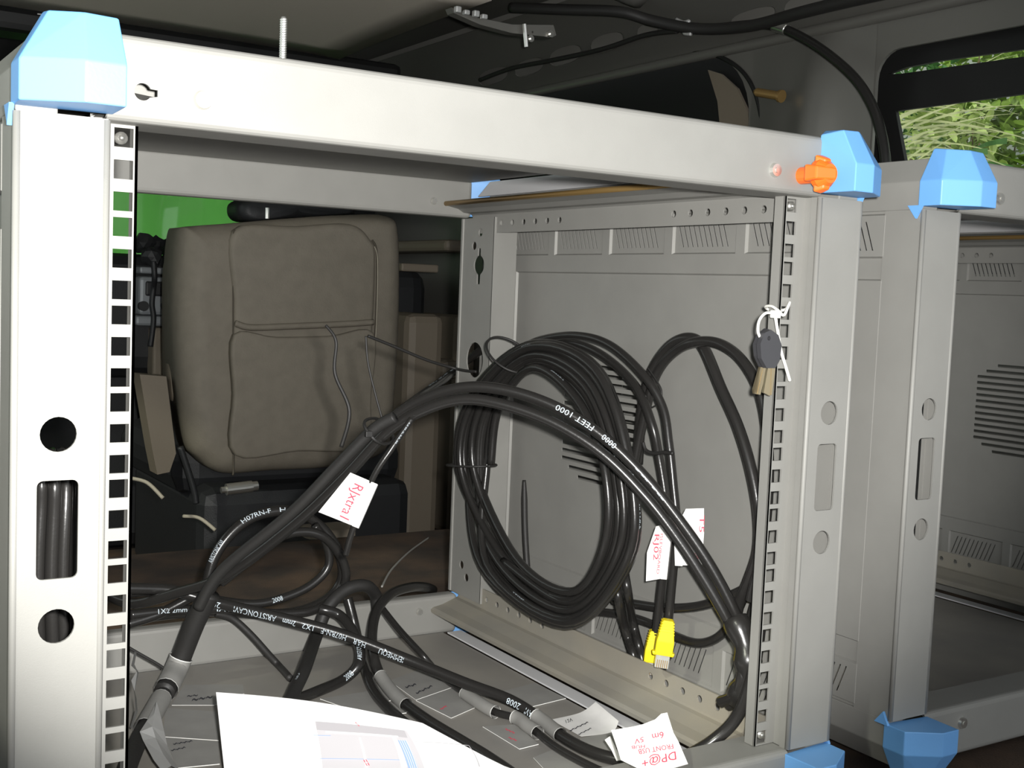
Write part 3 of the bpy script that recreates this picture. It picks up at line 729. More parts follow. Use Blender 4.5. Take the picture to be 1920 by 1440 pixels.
# --- vertical bundle inside the left post, glimpsed through its holes
for i, (x, y, lb) in enumerate([(-0.2640, 0.062, 'black cable inside the post with the cable-filled slot, first from its outer edge'), (-0.2575, 0.066, 'black cable inside the post with the cable-filled slot, second from its outer edge'), (-0.2510, 0.064, 'black cable inside the post with the cable-filled slot, third from its outer edge'), (-0.2445, 0.066, 'black cable inside the post with the cable-filled slot, fourth from its outer edge'), (-0.2385, 0.062, 'black cable inside the post with the cable-filled slot, next to the rail'), (-0.2265, 0.090, 'black cable upright just behind the rail farthest from the keys')]):
    cable(lb, [Vector((x, y, (0.002, 0.002, 0.0178, 0.0178, 0.000, -0.003)[i])), Vector((x + .003, y + .002, 0.06)), Vector((x - .001, y, 0.15)), Vector((x + .001, y + .004, 0.205 if i != 5 else 0.09)), Vector((x + 0.004, y + 0.03, 0.222 if i != 5 else 0.11))], 0.0036, prints=[('=-= -== -= =-=', 0.06 + .03 * (i % 2), 0.0013, False, 0.2)] if i % 2 == 0 else ())
# --- tangle at the back left of the rack floor
TB = 0.448
cable('black cable forming the largest loop over the rear rack beam', ysv(TB, (386, 1102), (400, 1050), (430, 1004), (470, 972), (520, 958), (568, 964), (606, 992), (634, 1034), (642, 1080), (622, 1116), (575, 1142), (510, 1152), (420, 1146), (330, 1150), (240, 1162)), 0.0050, prints=[('ARISTONCAVI', (398, 1056), (418, 1018), 0.0042, -0.1), ('H07RN-F', (452, 983), (506, 958), 0.0042, -.1), ('HAR', (520, 957), (556, 962), 0.0040, -.1)])
cable('black cable forming the middle loop over the rear rack beam', ysv(TB - 0.012, (240, 1170), (300, 1150), (372, 1112), (440, 1070), (500, 1020), (556, 998), (606, 1006), (640, 1046), (648, 1086), (628, 1120), (580, 1146), (500, 1150), (420, 1142), (330, 1144), (244, 1153)), 0.0045, prints=[('1X2 2mm', (286, 1140), (344, 1146), 0.004, 0), ('IAVI 2002', (400, 1142), (480, 1150), 0.004, 0)])
cable('black cable forming the innermost loop over the rear rack beam', ysv(TB - 0.006, (590, 985), (612, 1020), (616, 1060), (590, 1092), (545, 1116), (480, 1132), (400, 1124), (320, 1108), (240, 1112)), 0.0042, prints=[('2008', (508, 1126), (530, 1120), 0.0042, 0)])
FL = -0.0340
F1 = ysv(TB - 0.03, (236, 1103), (320, 1107)) + [P(395, 1127, Y=0.405), P(520, 1157, Y=0.37), P(640, 1189, Y=0.34), P(760, 1235, Y=0.305), P(868, 1279, Z=-0.018), P(955, 1312, Z=-0.026), P(1010, 1346, Z=FL), P(1062, 1386, Z=FL), P(1120, 1414, Z=FL), P(1192, 1431, Z=FL)]
cF1 = cable('long grey-black printed cable crossing the rack floor to a cut end', F1, 0.0050, prints=[('2008', (414, 1130), (388, 1124), 0.0050, 0.35), ('ARISTONCAVI', (514, 1156), (438, 1137), 0.0050, 0.35), ('2mm', (560, 1167), (536, 1161), 0.0046, 0.35), ('1X2', (594, 1177), (574, 1171), 0.0046, 0.35), ('H07RN-F', (650, 1193), (604, 1180), 0.0050, 0.35), ('HAR', (690, 1208), (660, 1197), 0.0050, 0.35), ('IEMMEQU', (757, 1234), (708, 1214), 0.0050, 0.35), ('2008', (978, 1324), (952, 1310), 0.0052, 0.2), ('CAVI', (1010, 1346), (992, 1333), 0.0052, 0.2)])
cable('black cable arching from the floor up over the rear beam and down again', [P(540, 1322, Z=-0.0205), P(553, 1292, Z=-0.019), P(570, 1256, Z=-0.014), P(592, 1195, Y=0.41), P(614, 1140, Y=0.42), P(648, 1106, Y=0.43), P(684, 1098, Y=0.43), P(704, 1116, Y=0.442), P(708, 1146, Y=0.440)], 0.0062, m='blackm', prints=[('=-== -=', 0.04, 0.0018, False, 0)])
cable('black cable hooking down from the loops to the floor by the paper', [P(600, 1142, Y=0.42), P(634, 1152, Y=0.41), P(658, 1178, Y=0.392), P(674, 1212, Y=0.375), P(672, 1246, Y=0.36), P(644, 1274, Z=FL), P(596, 1296, Z=FL), P(548, 1314, Z=FL), P(490, 1330, Z=FL)], 0.0050, prints=[('2008', (638, 1272), (660, 1258), 0.0050, 0), ('ARISTON', (668, 1240), (678, 1216), 0.0040, 0)])
cDR = cable('black cable dropping from the tangle and running under tape to the front', [P(652, 1122, Y=0.448), P(662, 1160, Y=0.44), P(674, 1212, Y=0.425), P(684, 1252, Z=-0.030), P(704, 1300, Z=FL), P(742, 1342, Z=FL), P(786, 1378, Z=FL)], 0.0048)
cBW = cable('black cable bowing over the rear beam beside the channel', [P(812, 1106, Y=0.505), P(798, 1101, Y=0.482), P(770, 1101, Y=0.455), P(734, 1113, Y=0.43), P(708, 1142, Y=0.41), P(698, 1184, Y=0.385), P(700, 1228, Y=0.36), P(714, 1268, Z=-0.03), P(748, 1310, Z=FL), P(800, 1350, Z=FL), P(862, 1388, Z=FL), P(905, 1414, Z=FL), P(950, 1444, Z=FL), P(985, 1472, Z=FL)], 0.0050)
cSM = cable('slim black cable slanting from the tangle to the taped floor', [P(716, 1140, Y=0.42), P(748, 1180, Y=0.39), P(790, 1226, Y=0.35), P(822, 1262, Z=FL), P(872, 1300, Z=FL), P(924, 1333, Z=FL), P(968, 1346, Z=FL), P(988, 1360, Z=FL), P(1008, 1374, Z=FL), P(1044, 1402, Z=FL), P(1090, 1428, Z=FL), P(1140, 1452, Z=FL)], 0.0032)
cable('thin black cable falling across the rear beam face', [P(405, 1150, Y=0.44), P(436, 1160, Y=0.44), P(470, 1190, Y=0.435), P(506, 1230, Y=0.43), P(530, 1256, Y=0.43), P(544, 1272, Y=0.425)], 0.0034, m='blackm')
cable('thin black wire low behind the rail farthest from the keys', [P(238, 1212, Y=0.40), P(262, 1226, Y=0.40), P(292, 1243, Y=0.40), P(306, 1252, Y=0.40)], 0.0014, name='wire', m='blackm', seg=6)
cable('pale thin wire curving up from the tangle to the carpet', [P(716, 1100, Y=0.46), P(734, 1068, Y=0.52), P(768, 1034, Y=0.60), P(804, 1008, Y=0.68)], 0.0011, name='wire', m='vanlt', seg=6)
cTP = cable('taped black cable on the rack floor beside the crumpled silver strip', zs_(-0.0305, (310, 1296), (298, 1318), (268, 1372), (246, 1420), (232, 1460)), 0.0070, m='blackm')
settle(CABQ, (COIL,), ((cB1, cSL), (cTP, cSL), (cTP, cB1)))
for c in CABQ: build_cable(c)
CABQ.clear()
F1p = cF1['path']
mb = MB(); e = F1p[-1]; d = (F1p[-1] - F1p[-3]).normalized(); mb.cyl(e, e + d * 0.0006, 0.0036, n=12); mb.cyl(e, e + d * 0.0012, 0.0015, n=8)
q = mb.build('cut_core', mat('copper_core', (0.75, 0.5, 0.36), 0.4, 0.5), cF1['obj']); q['label'] = 'pale cut end with copper core'
# tie around the bundle where it splits
near = [min(c['path'], key=lambda p, c=c: (p - PV(716, 806, S_, E_)).length) for c in (cB1, cB2, cB3, cB4)]
c0 = sum(near, Vector()) / 4; tt = (cB1['path'][min(range(len(cB1['path'])), key=lambda i: (cB1['path'][i] - near[0]).length) + 2] - near[0]).normalized()
e1 = Vector((-tt.y, tt.x, 0)).normalized(); e2 = tt.cross(e1); r1 = max(abs((p - c0).dot(e1)) for p in near) + 0.0062; r2 = max(abs((p - c0).dot(e2)) for p in near) + 0.0068
mb = MB(); lp = catmull([c0 + e1 * r1 * abs(math.cos(t)) ** .8 * (1 if math.cos(t) > 0 else -1) + e2 * r2 * abs(math.sin(t)) ** .8 * (1 if math.sin(t) > 0 else -1) for t in [6.28318 * i / 16 for i in range(16)]], 4, True)
tube(mb, lp + [lp[0]], 0.0013, 6)
fe = -e1 if e1.dot(FRONT) < 0 else e1; c1 = c0 + fe * (r1 + 0.0012); mb.box(c1.x - .003, c1.x + .003, c1.y - .002, c1.y + .002, c1.z - .0025, c1.z + .0025, 0.0006)
tag(mb.build('cable_tie', M['blackm'], None), 'black cable tie binding the arc bundle where it splits', 'cable tie')
# ================================================================== boots, tags, tape, paper, keys
def boot(label, top, bot, side, group='yellow network plugs'):
    top = Vector(top); bot = Vector(bot); d = (bot - top).normalized(); L = (bot - top).length
    e = (FRONT - d * FRONT.dot(d)).normalized(); w = d.cross(e)
    root = thing('network_plug', label, 'plug', bot + d * 0.012, group)
    def fr(t, a, bb): return [top + d * (L * t) + w * (a * i) + e * (bb * j) for i, j in ((-1, -1), (1, -1), (1, 1), (-1, 1))]
    mb = MB(); mb.hull(fr(0, 0.0042, 0.0042) + fr(0.42, 0.0058, 0.0050) + fr(0.60, 0.0072, 0.0056) + fr(1, 0.0072, 0.0056), 0.0007)
    for k in range(5): mb.hull(fr(0.04 + k * 0.08, 0.0052 + k * .0003, 0.0050) + fr(0.075 + k * 0.08, 0.0053 + k * .0003, 0.0051), 0.0003)
    mb.hull(fr(0.93, 0.0095 if side > 0 else 0.0040, 0.003) + fr(1.04, 0.0085 if side > 0 else 0.004, 0.003), 0.001)
    mb.build('boot', M['yellow'], root)
    mb = MB(); mb.hull(fr(0.97, 0.0056, 0.0040) + [p + d * 0.011 for p in fr(1, 0.0056, 0.0040)], 0.0006); mb.build('plug_body', M['clear'], root)
    mb = MB()
    for k in range(6): mb.hull([top + d * (L + dz) + w * (0.0040 * (k - 2.5) / 2.5 + dx) + e * (0.0041 + de) for dz in (0.004, 0.0105) for dx in (-.0003, .0003) for de in (0, .0004)])
    mb.build('contacts', M['brass'], root)
boot('yellow booted network plug overlapping its twin', P(1253, 1162, X=0.238), P(1243, 1226, X=0.236), 1)
boot('yellow booted network plug half covered by its twin', P(1229, 1182, X=0.259), P(1222, 1240, X=0.2575), -1)
def paper_tag(label, px, plane, texts, m='tagp', t=0.0005, fold=None, name='paper_tag'):
    """flat paper flag: pixel outline laid in a plane (point, normal)"""
    p0, n = plane; n = n.normalized()
    if n.dot(CP - p0) < 0: n = -n
    u = n.orthogonal().normalized(); v = n.cross(u)
    ol = [PN(x, y, p0, n) for x, y in px]
    o2 = [((q - p0).dot(u), (q - p0).dot(v)) for q in ol]
    mb = MB(); plate(mb, o2, [], lambda a, b_, w: p0 + u * a + v * b_ - n * w, t, 0, 1)
    o = mb.build(name, None, None, mats=[M[m], M['tapeedge'] if m == 'tape' else M['tagp']]); tag(o, label, 'tag' if m != 'tape' else 'tape')
    if fold:
        m2 = MB(); plate(m2, [((q - p0).dot(u), (q - p0).dot(v)) for q in [PN(x, y, p0, n) for x, y in fold]], [], lambda a, b_, w: p0 + u * a + v * b_ + n * (0.0022 - w), 0.0022)
        m2.build('folded_edge', M['tagp'], o)
    if texts:
        ms = {}
        for s, a, b_, c, ink in texts:
            O = PN(*a, p0, n); X = PN(*b_, p0, n); Y = PN(*c, p0, n)
            text_quad(ms.setdefault(ink, MB()), s, O, X - O, Y - O, 0.0004)
        for ink, m2 in ms.items(): m2.build('handwriting', M[ink], o)
    return o
g0 = b((690, 905), d=0.039)[0]
paper_tag('white folded tag on the thin cable, marked RJxtra1', ((657, 886), (708, 908), (672, 990), (597, 960)), (g0, FRONT + Vector((-0.1, 0, 0))),
          [('RJxtra1', (666, 904), (637, 968), (683, 912), 'red')], fold=((697, 904), (709, 909), (673, 991), (661, 986)))
r0 = P(1240, 1040, X=0.240)
paper_tag('white torn tag beside the patch cables, marked RJ02', ((1254, 981), (1230, 987), (1224, 1004), (1213, 1036), (1211, 1090), (1240, 1085), (1250, 1040)), (r0, Vector((-0.8, -0.6, 0.05))),
          [('RJ02', (1228, 1000), (1225, 1050), (1237, 1000), 'red'), ('ISLEVBOARD', (1239, 1000), (1231, 1076), (1244, 1000), 'red')], fold=((1252, 982), (1262, 984), (1251, 1086), (1240, 1085)))
r1 = P(1285, 1010, X=0.236)
paper_tag('white tag half covered by the arching cables, marked T5 02', ((1286, 954), (1320, 953), (1320, 1000), (1316, 1060), (1266, 1060), (1264, 1010), (1270, 985)), (r1, Vector((-0.7, -0.7, 0.1))),
          [('T5', (1312, 966), (1311, 998), (1321, 966), 'red'), ('02', (1302, 1036), (1301, 1052), (1310, 1036), 'red')], fold=((1264, 1000), (1282, 1012), (1280, 1061), (1266, 1060)))
# torn paper note on the floor by the front beam
q0 = P(1215, 1436, Z=0.006)
nrm = Vector((-0.15, -0.40, 0.90))
tornpx = ((1146, 1369), (1165, 1366), (1188, 1362), (1205, 1358), (1228, 1349), (1240, 1338), (1251, 1336), (1256, 1352), (1263, 1374), (1272, 1390), (1290, 1432), (1262, 1440), (1200, 1442), (1164, 1424), (1156, 1398))
paper_tag('torn white note on the rack floor, marked DP@+ FRONT USB HUB', tornpx, (q0, nrm),
          [('DP@+', (1270, 1412), (1203, 1432), (1266, 1426 - 18), 'red'), ('FRONT USB', (1262, 1396), (1196, 1406), (1260, 1403 - 13), 'red'), ('HUB', (1208, 1397), (1184, 1399), (1208, 1403 - 12), 'red'),
           ('5V', (1207, 1384), (1190, 1389), (1207, 1390 - 12), 'red'), ('6m', (1244, 1372), (1222, 1377), (1242, 1384), 'red')][:0] +
          [('DP@+', (1268, 1409), (1203, 1425), (1270, 1425), 'red'), ('FRONT USB', (1262, 1395), (1196, 1406), (1264, 1404), 'red'), ('HUB', (1210, 1397), (1184, 1399), (1210, 1403), 'red'),
           ('5V', (1207, 1382), (1189, 1387), (1208, 1391), 'red'), ('6m', (1244, 1372), (1222, 1377), (1246, 1384), 'red')])
paper_tag('narrow white paper strip under the torn note', ((1134, 1387), (1144, 1380), (1165, 1425), (1156, 1426), (1146, 1405)), (P(1150, 1405, Z=-0.018), nrm), [], name='paper_strip')
# silver tape flags stuck over cables on the rack floor
ZT = -0.0397
tapes = [(((345, 1284), (455, 1283), (458, 1300), (402, 1322), (322, 1322)), 'silver tape flag on the rack floor behind the white sheet', [('~~', (372, 1298), (352, 1300), (371, 1306), 'ink'), ('~~~', (400, 1298), (362, 1304), (398, 1310), 'ink')]),
         (((310, 1327), (404, 1334), (410, 1388), (306, 1381)), 'wide blank silver tape flag beside the white sheet', None),
         (((308, 1382), (410, 1390), (412, 1432), (330, 1440), (322, 1418)), 'silver tape flag with dark scribble beside the crumpled silver strip', [('~~~~', (322, 1390), (358, 1384), (325, 1398), 'ink'), ('~~~', (318, 1402), (345, 1396), (321, 1410), 'ink')]),
         (((642, 1309), (692, 1294), (720, 1278), (736, 1312), (668, 1330)), 'silver tape flag under the dropping black cable', None),
         (((730, 1276), (792, 1253), (852, 1287), (780, 1312)), 'silver tape flag with dark writing next to the long cable', [('~~', (756, 1282), (776, 1276), (761, 1292), 'ink'), ('~~~', (776, 1294), (806, 1280), (781, 1303), 'ink')]),
         (((780, 1313), (852, 1288), (905, 1320), (846, 1346)), 'silver tape flag between two cables near the white sheet', [('~', (822, 1326), (834, 1320), (826, 1332), 'red')]),
         (((940, 1297), (1003, 1280), (1061, 1309), (992, 1326)), 'flat blank silver tape flag between long cable and floor channel', None),
         (((905, 1362), (968, 1358), (1010, 1395), (974, 1404)), 'silver tape flag with red writing near the cut cable', [('~~~', (944, 1372), (962, 1380), (948, 1366), 'red'), ('~~', (950, 1388), (966, 1394), (954, 1382), 'red')]),
         (((1000, 1420), (1040, 1404), (1110, 1430), (1100, 1450), (1030, 1452)), 'silver tape flag by the cut cable and the front beam', None),
         (((1088, 1384), (1146, 1373), (1160, 1398), (1130, 1416), (1100, 1406)), 'silver tape flag between the cut cable and the torn note', None),
         (((600, 1310), (690, 1296), (770, 1335), (700, 1345)), 'silver tape flag hugging the rear edge of the white sheet', None)]
for k, (px, lb, tx) in enumerate(tapes):
    paper_tag(lb, px, (P(700, 1320, Z=ZT + 0.00012 * k), Vector((0, 0, 1))), tx, 'tape', 0.0006, name='tape_flag')
# curled tape piece standing off the floor
mb = MB(); v = []; f = []
ua = P(1034, 1349, Z=ZT + .0022); ub = P(1088, 1336, Z=ZT + .0022); uc = P(1117, 1316, Z=-0.030); da = P(1090, 1380, Z=ZT + .0022); db = P(1146, 1372, Z=ZT + .0022); dc = P(1160, 1352, Z=-0.033)
ta = catmull([ua, ub, uc], 6); tb_ = catmull([da, db, dc], 6); n = len(ta)
v = ta + tb_ + [p - Vector((0, 0, .0005)) for p in ta + tb_]
for i in range(n - 1): f += [[i, i + 1, n + i + 1, n + i], [3 * n + i, 3 * n + i + 1, 2 * n + i + 1, 2 * n + i]]
o = tag(obj('tape_flag', v, f, M['tagp'], smooth=True), 'curled tape flag with dark handwriting beside the torn note', 'tape')
m2 = MB()
for s_, a_, b__, c_ in (('12V', (1058, 1352), (1072, 1347), (1060, 1358)), ('~~~~', (1066, 1366), (1100, 1350), (1069, 1373)), ('~~~', (1082, 1374), (1106, 1362), (1085, 1380))):
    A_ = P(*a_, Z=ZT + .0030); B_ = P(*b__, Z=ZT + .0030); C_ = P(*c_, Z=ZT + .0030); text_quad(m2, s_, A_, B_ - A_, C_ - A_, 0.0006)
m2.build('handwriting', M['ink'], o)
# tape sleeves wrapped around cables
def sleeve(label, pts, r, m='tape'):
    p = list(pts); mb = MB(); tube(mb, p, r, 14, 0, False); T, U = frames(p)
    for e, t in ((p[0], T[0]), (p[-1], T[-1])): tube(mb, [e - t * 0.0004, e + t * 0.0004], r + 0.0003, 14, 1, False)
    tag(mb.build('tape_sleeve', None, None, True, [M[m], M['tapeedge']]), label, 'tape')
def part_of(c, a_, b__):
    p = c['path']; L = [0]
    for i_ in range(1, len(p)): L.append(L[-1] + (p[i_] - p[i_ - 1]).length)
    s0, s1 = sorted((s_at(p, *a_), s_at(p, *b__)))
    return [q_ for q_, l_ in zip(p, L) if s0 - 1e-6 <= l_ <= s1 + 1e-6]
sleeve('silver tape sleeve on the upper part of the wide black sleeve', part_of(cSL, (340, 1232), (312, 1292)), 0.0104)
sleeve('silver tape sleeve below the wide black sleeve by the crumpled strip', part_of(cTP, (302, 1310), (270, 1368)), 0.0086)
sleeve('silver tape sleeve at the upper stretch of the long cable', part_of(cSM, (872, 1300), (930, 1334)), 0.0056)
sleeve('silver tape sleeve at the middle of the long cable', part_of(cF1, (1004, 1341), (1052, 1380)), 0.0060)
sleeve('silver tape sleeve beside the long cable middle', part_of(cSM, (966, 1345), (1008, 1374)), 0.0056)
sleeve('silver tape sleeve on the dropping cable by the sheet', part_of(cBW, (714, 1266), (762, 1322)), 0.0060)
# crumpled silver foil strip by the left rail
mb = MB(); l1 = [P(x, y, Z=z) for x, y, z in ((290, 1322, -.017), (275, 1352, -.018), (262, 1372, -.016), (268, 1388, -.018), (288, 1425, -.018), (304, 1446, -.019))]
l2 = [P(x, y, Z=z) for x, y, z in ((297, 1326, -.018), (302, 1345, -.020), (308, 1372, -.026), (314, 1398, -.033), (323, 1424, -.036), (338, 1446, -.036))]
n = 6; mb.add(l1 + l2 + [(a_ + b__) / 2 + Vector((0, 0, .004)) for a_, b__ in zip(l1, l2)], [[i, i + 1, 2 * n + i + 1, 2 * n + i] for i in range(n - 1)] + [[2 * n + i, 2 * n + i + 1, n + i + 1, n + i] for i in range(n - 1)])
tag(mb.build('foil_strip', M['zinc'], None), 'crumpled silver strip curling by the white sheet and the taped cable', 'foil strip')
mb = MB(); l1 = ysv(0.30, (252, 1222), (246, 1248), (258, 1256), (246, 1276), (252, 1300), (254, 1330), (244, 1364)); l2 = ysv(0.285, (256, 1224), (252, 1246), (260, 1262), (252, 1296), (256, 1310), (258, 1335), (248, 1366)); n = 7
mb.add(l1 + l2, [[i, i + 1, n + i + 1, n + i] for i in range(n - 1)]); tag(mb.build('foil_strip', M['zinc'], None), 'narrow silver strip standing edgewise behind the rail farthest from the keys', 'foil strip')
# the white sheet with a printed screen
TL = P(405, 1298, Z=0.012); TR = P(792, 1356, Z=-0.004); BL = P(420, 1440, Z=-0.018); BR = P(955, 1440, Z=-0.026)
dl = (BL - TL).normalized(); dr = (BR - TR).normalized(); BL = TL + dl * 0.185; BR = TR + dr * 0.17
def sheet(s, t):
    p = TL.lerp(TR, s).lerp(BL.lerp(BR, s), t)
    p = p + Vector((0, 0, 0.004 * math.sin(math.pi * s) * (1 - t) - 0.004 * max(0, s - 0.8) ** 2 * 25 * t))
    k = p.z + 0.0285
    p.z = -0.0285 + 0.5 * (k + math.sqrt(k * k + 0.000016))      # the sheet lies on the cables under it
    return p
nx, ny = 16, 12; v = [sheet(i / nx, j / ny) for i in range(nx + 1) for j in range(ny + 1)]
v += [p - Vector((0, 0, 0.0004)) for p in v]; q = (nx + 1) * (ny + 1); f = []
for i in range(nx):
    for j in range(ny):
        a_ = i * (ny + 1) + j; f += [[a_, a_ + 1, a_ + ny + 2, a_ + ny + 1], [q + a_, q + a_ + ny + 1, q + a_ + ny + 2, q + a_ + 1]]
sh = tag(obj('paper_sheet', v, f, M['paper'], smooth=True), 'white paper sheet with a printed screenshot lying on the tangled cables', 'paper')
def st(x, y):
    """invert sheet(): photo pixel -> (s,t)"""
    s, t = 0.5, 0.3; d = ray(x, y)
    for _ in range(80):
        p = sheet(s, t); k = (p - CP).dot(F_); e = CP + d * (k / d.dot(F_)) - p
        ds = (sheet(s + .01, t) - p) / .01; dt = (sheet(s, t + .01) - p) / .01
        a11 = ds.dot(ds); a12 = ds.dot(dt); a22 = dt.dot(dt); b1 = e.dot(ds); b2 = e.dot(dt); de = a11 * a22 - a12 * a12
        s += (b1 * a22 - b2 * a12) / de; t += (a11 * b2 - a12 * b1) / de
    return s, t
def sprint(name, px, m, lift):
    ss = [st(*p) for p in px]; n_ = 6; mb = MB(); vv = []
    for i in range(n_ + 1):
        for j in range(n_ + 1):
            a_, c_ = i / n_, j / n_
            s = (ss[0][0] * (1 - a_) + ss[1][0] * a_) * (1 - c_) + (ss[3][0] * (1 - a_) + ss[2][0] * a_) * c_
            t = (ss[0][1] * (1 - a_) + ss[1][1] * a_) * (1 - c_) + (ss[3][1] * (1 - a_) + ss[2][1] * a_) * c_
            vv.append(sheet(s, t) + Vector((0, 0, lift)))
    obj(name, vv, [[i * (n_ + 1) + j, i * (n_ + 1) + j + 1, (i + 1) * (n_ + 1) + j + 1, (i + 1) * (n_ + 1) + j] for i in range(n_) for j in range(n_)], M[m], sh, True)
L_ = 0.0003
sprint('printed_screen', ((590, 1353), (762, 1371), (802, 1462), (606, 1456)), 'scr', L_)
sprint('printed_bar', ((592, 1354), (758, 1371), (764, 1385), (594, 1370)), 'scr2', L_ * 2)
sprint('printed_line', ((610, 1373), (746, 1382), (747, 1384), (611, 1375)), 'paper', L_ * 3)
sprint('printed_line', ((672, 1384), (676, 1385), (690, 1440), (685, 1440)), 'paper', L_ * 3)
sprint('printed_line', ((735, 1384), (743, 1386), (764, 1440), (752, 1440)), 'paper', L_ * 3)
sprint('printed_list', ((746, 1390), (762, 1391), (784, 1444), (766, 1444)), 'scrb', L_ * 3)
for k in range(4): sprint('printed_line', ((748 + k * 4, 1390), (749 + k * 4, 1390), (771 + k * 4, 1444), (770 + k * 4, 1444)), 'paper', L_ * 4)
sprint('printed_line', ((588, 1380.5), (620, 1381), (620, 1382), (588, 1381.5)), 'scrb', L_ * 3)
sprint('printed_line', ((600, 1424), (768, 1427), (768, 1428), (600, 1425)), 'scrb', L_ * 3)
m2 = MB()
for s_, a_, b__, c_ in (('==', (697, 1438), (690, 1426), (688, 1440)), ('o', (676, 1367), (668, 1361), (672, 1361))):
    A_, B_, C_ = [sheet(*st(*z)) + Vector((0, 0, .001)) for z in (a_, b__, c_)]; text_quad(m2, s_, A_, B_ - A_, C_ - A_, 0.0004)
m2.build('printed_text', M['red'], sh)
sprint('printed_line', ((778, 1391), (878, 1398), (878, 1399), (778, 1392)), 'scr2', L_)
sprint('printed_line', ((878, 1398), (879, 1398), (900, 1438), (898, 1438)), 'scr2', L_)
# white nylon tie and the two keys on the right rail
tl = catmull([Vector(q_) for q_ in ((0.2245, -0.0060, 0.3160), (0.2285, -0.0058, 0.3225), (0.2320, -0.0035, 0.3252), (0.2330, 0.0010, 0.3202), (0.2310, 0.0075, 0.3190), (0.2280, 0.0128, 0.3195), (0.2235, 0.0115, 0.3215), (0.2220, 0.0040, 0.3220), (0.2220, -0.0030, 0.3190))], 6, True)
tl = tl + [tl[0]]
root = thing('nylon_tie', 'white nylon cable tie looped through a rail hole to hold the keys', 'cable tie', P(1452, 640, Y=-0.006))
mb = MB(); tube(mb, tl, 0.0011, 6); mb.build('upper_loop', M['nylon'], root, smooth=True)
mb = MB(); tube(mb, catmull([P(x, y, Y=-0.008) for x, y in ((1452, 588), (1436, 587), (1424, 600), (1421, 620), (1426, 634), (1434, 642))], 6), 0.0011, 6); mb.build('lower_loop', M['nylon'], root, smooth=True)
mb = MB(); tube(mb, catmull([P(x, y, Y=-0.009) for x, y in ((1453, 590), (1458, 620), (1464, 656), (1474, 690), (1481, 714))], 6), 0.0012, 6); mb.build('tail', M['nylon'], root, smooth=True)
c = P(1453, 589, Y=-0.008); mb = MB().box(c.x - .0032, c.x + .0032, c.y - .003, c.y + .002, c.z - .0028, c.z + .0028, 0.0008); mb.build('tie_head', M['nylon'], root)
for lb, Yk, px, bx in (('black-headed key on the nylon tie covering the other key', -0.010, ((1430, 624), (1442, 618), (1456, 628), (1462, 648), (1458, 676), (1450, 690), (1434, 690), (1424, 672), (1422, 645)), ((1438, 690), (1452, 690), (1446, 738), (1442, 742), (1430, 736))),
                       ('black-headed key on the nylon tie half covered by the other key', -0.001, ((1422, 628), (1436, 616), (1448, 624), (1454, 650), (1450, 680), (1440, 690), (1426, 688), (1417, 668), (1415, 646)), ((1424, 688), (1436, 690), (1424, 740), (1413, 738), (1412, 730)))):
    ps = [P(x, y, Y=Yk) for x, y in px]; rt = thing('key', lb, 'key', P(1440, 735, Y=Yk), 'keys on the nylon tie')
    mb = MB(); plate(mb, [(p.x, p.z) for p in ps], [circ(P(1438, 634, Y=Yk).x, P(1438, 634, Y=Yk).z, 0.0016, 10)], lambda u, v_, w: Vector((u, Yk - 0.002 + w, v_)), 0.004); mb.build('key_head', M['keyhead'], rt)
    ps = [P(x, y, Y=Yk) for x, y in bx]; mb = MB(); plate(mb, [(p.x, p.z) for p in ps], [], lambda u, v_, w: Vector((u, Yk - 0.001 + w, v_)), 0.002)
    a_ = (ps[0] + ps[1]) / 2; b__ = (ps[2] + ps[3]) / 2; mb.hull([a_ + Vector((dx, -0.0013, 0)) for dx in (-.0006, .0006)] + [b__ + Vector((dx, -0.0013, 0)) for dx in (-.0006, .0006)] + [a_, b__])
    mb.build('key_blade', M['keyblade'], rt)
# ================================================================== front of the van
SY = 1.50
def rounded(mb, px, Y, t, r, m=0):
    """upholstered pad: pixel outline at depth Y, thickness t, softly domed edges"""
    ps = [P(x, y, Y=Y) for x, y in px]; ps = catmull(ps, 5, True); c = sum(ps, Vector()) / len(ps)
    rings = []
    for k in range(6):
        a_ = k / 5 * math.pi / 2
        sc = r * (1 - math.sin(a_)); dy = r * (1 - math.cos(a_))
        rings.append([p + (c - p).normalized() * (r - r * math.cos(math.pi / 2 - a_)) + Vector((0, -0 + r - r * math.sin(math.pi / 2 - (math.pi / 2 - a_)), 0)) for p in ps])
    rings = rings[::-1]
    n = len(ps); v = []; f = []
    out = [p + Vector((0, t, 0)) for p in ps]
    seq = [out, [p + Vector((0, r, 0)) for p in ps]]
    for k in range(1, 6):
        a_ = k / 5 * math.pi / 2
        seq.append([p + (c - p).normalized() * (r * (1 - math.cos(a_))) + Vector((0, r * (1 - math.sin(a_)), 0)) for p in ps])
    for rg in seq: v += rg
    for k in range(len(seq) - 1): f += [[k * n + i, k * n + (i + 1) % n, (k + 1) * n + (i + 1) % n, (k + 1) * n + i] for i in range(n)]
    f += [list(range((len(seq) - 1) * n, len(seq) * n)), list(range(n))[::-1]]
    return mb.add(v, f, m)
seat = thing('car_seat', 'beige leatherette front seat seen from behind, with a map pocket', 'car seat', P(550, 900, Y=SY + 0.06) * 1.0)
mb = rounded(MB(), ((352, 440), (372, 424), (440, 418), (560, 408), (660, 402), (740, 404), (760, 440), (762, 600), (752, 760), (735, 850), (640, 880), (520, 888), (430, 893), (390, 868), (368, 830), (350, 700), (344, 560)), SY, 0.13, 0.045)
back = mb.build('backrest', M['beige'], seat, smooth=True)
mb = rounded(MB(), ((441, 432), (560, 424), (660, 420), (698, 450), (706, 480), (703, 600), (690, 760), (672, 838), (560, 846), (442, 852), (439, 700), (439, 560)), SY - 0.010, 0.03, 0.012)
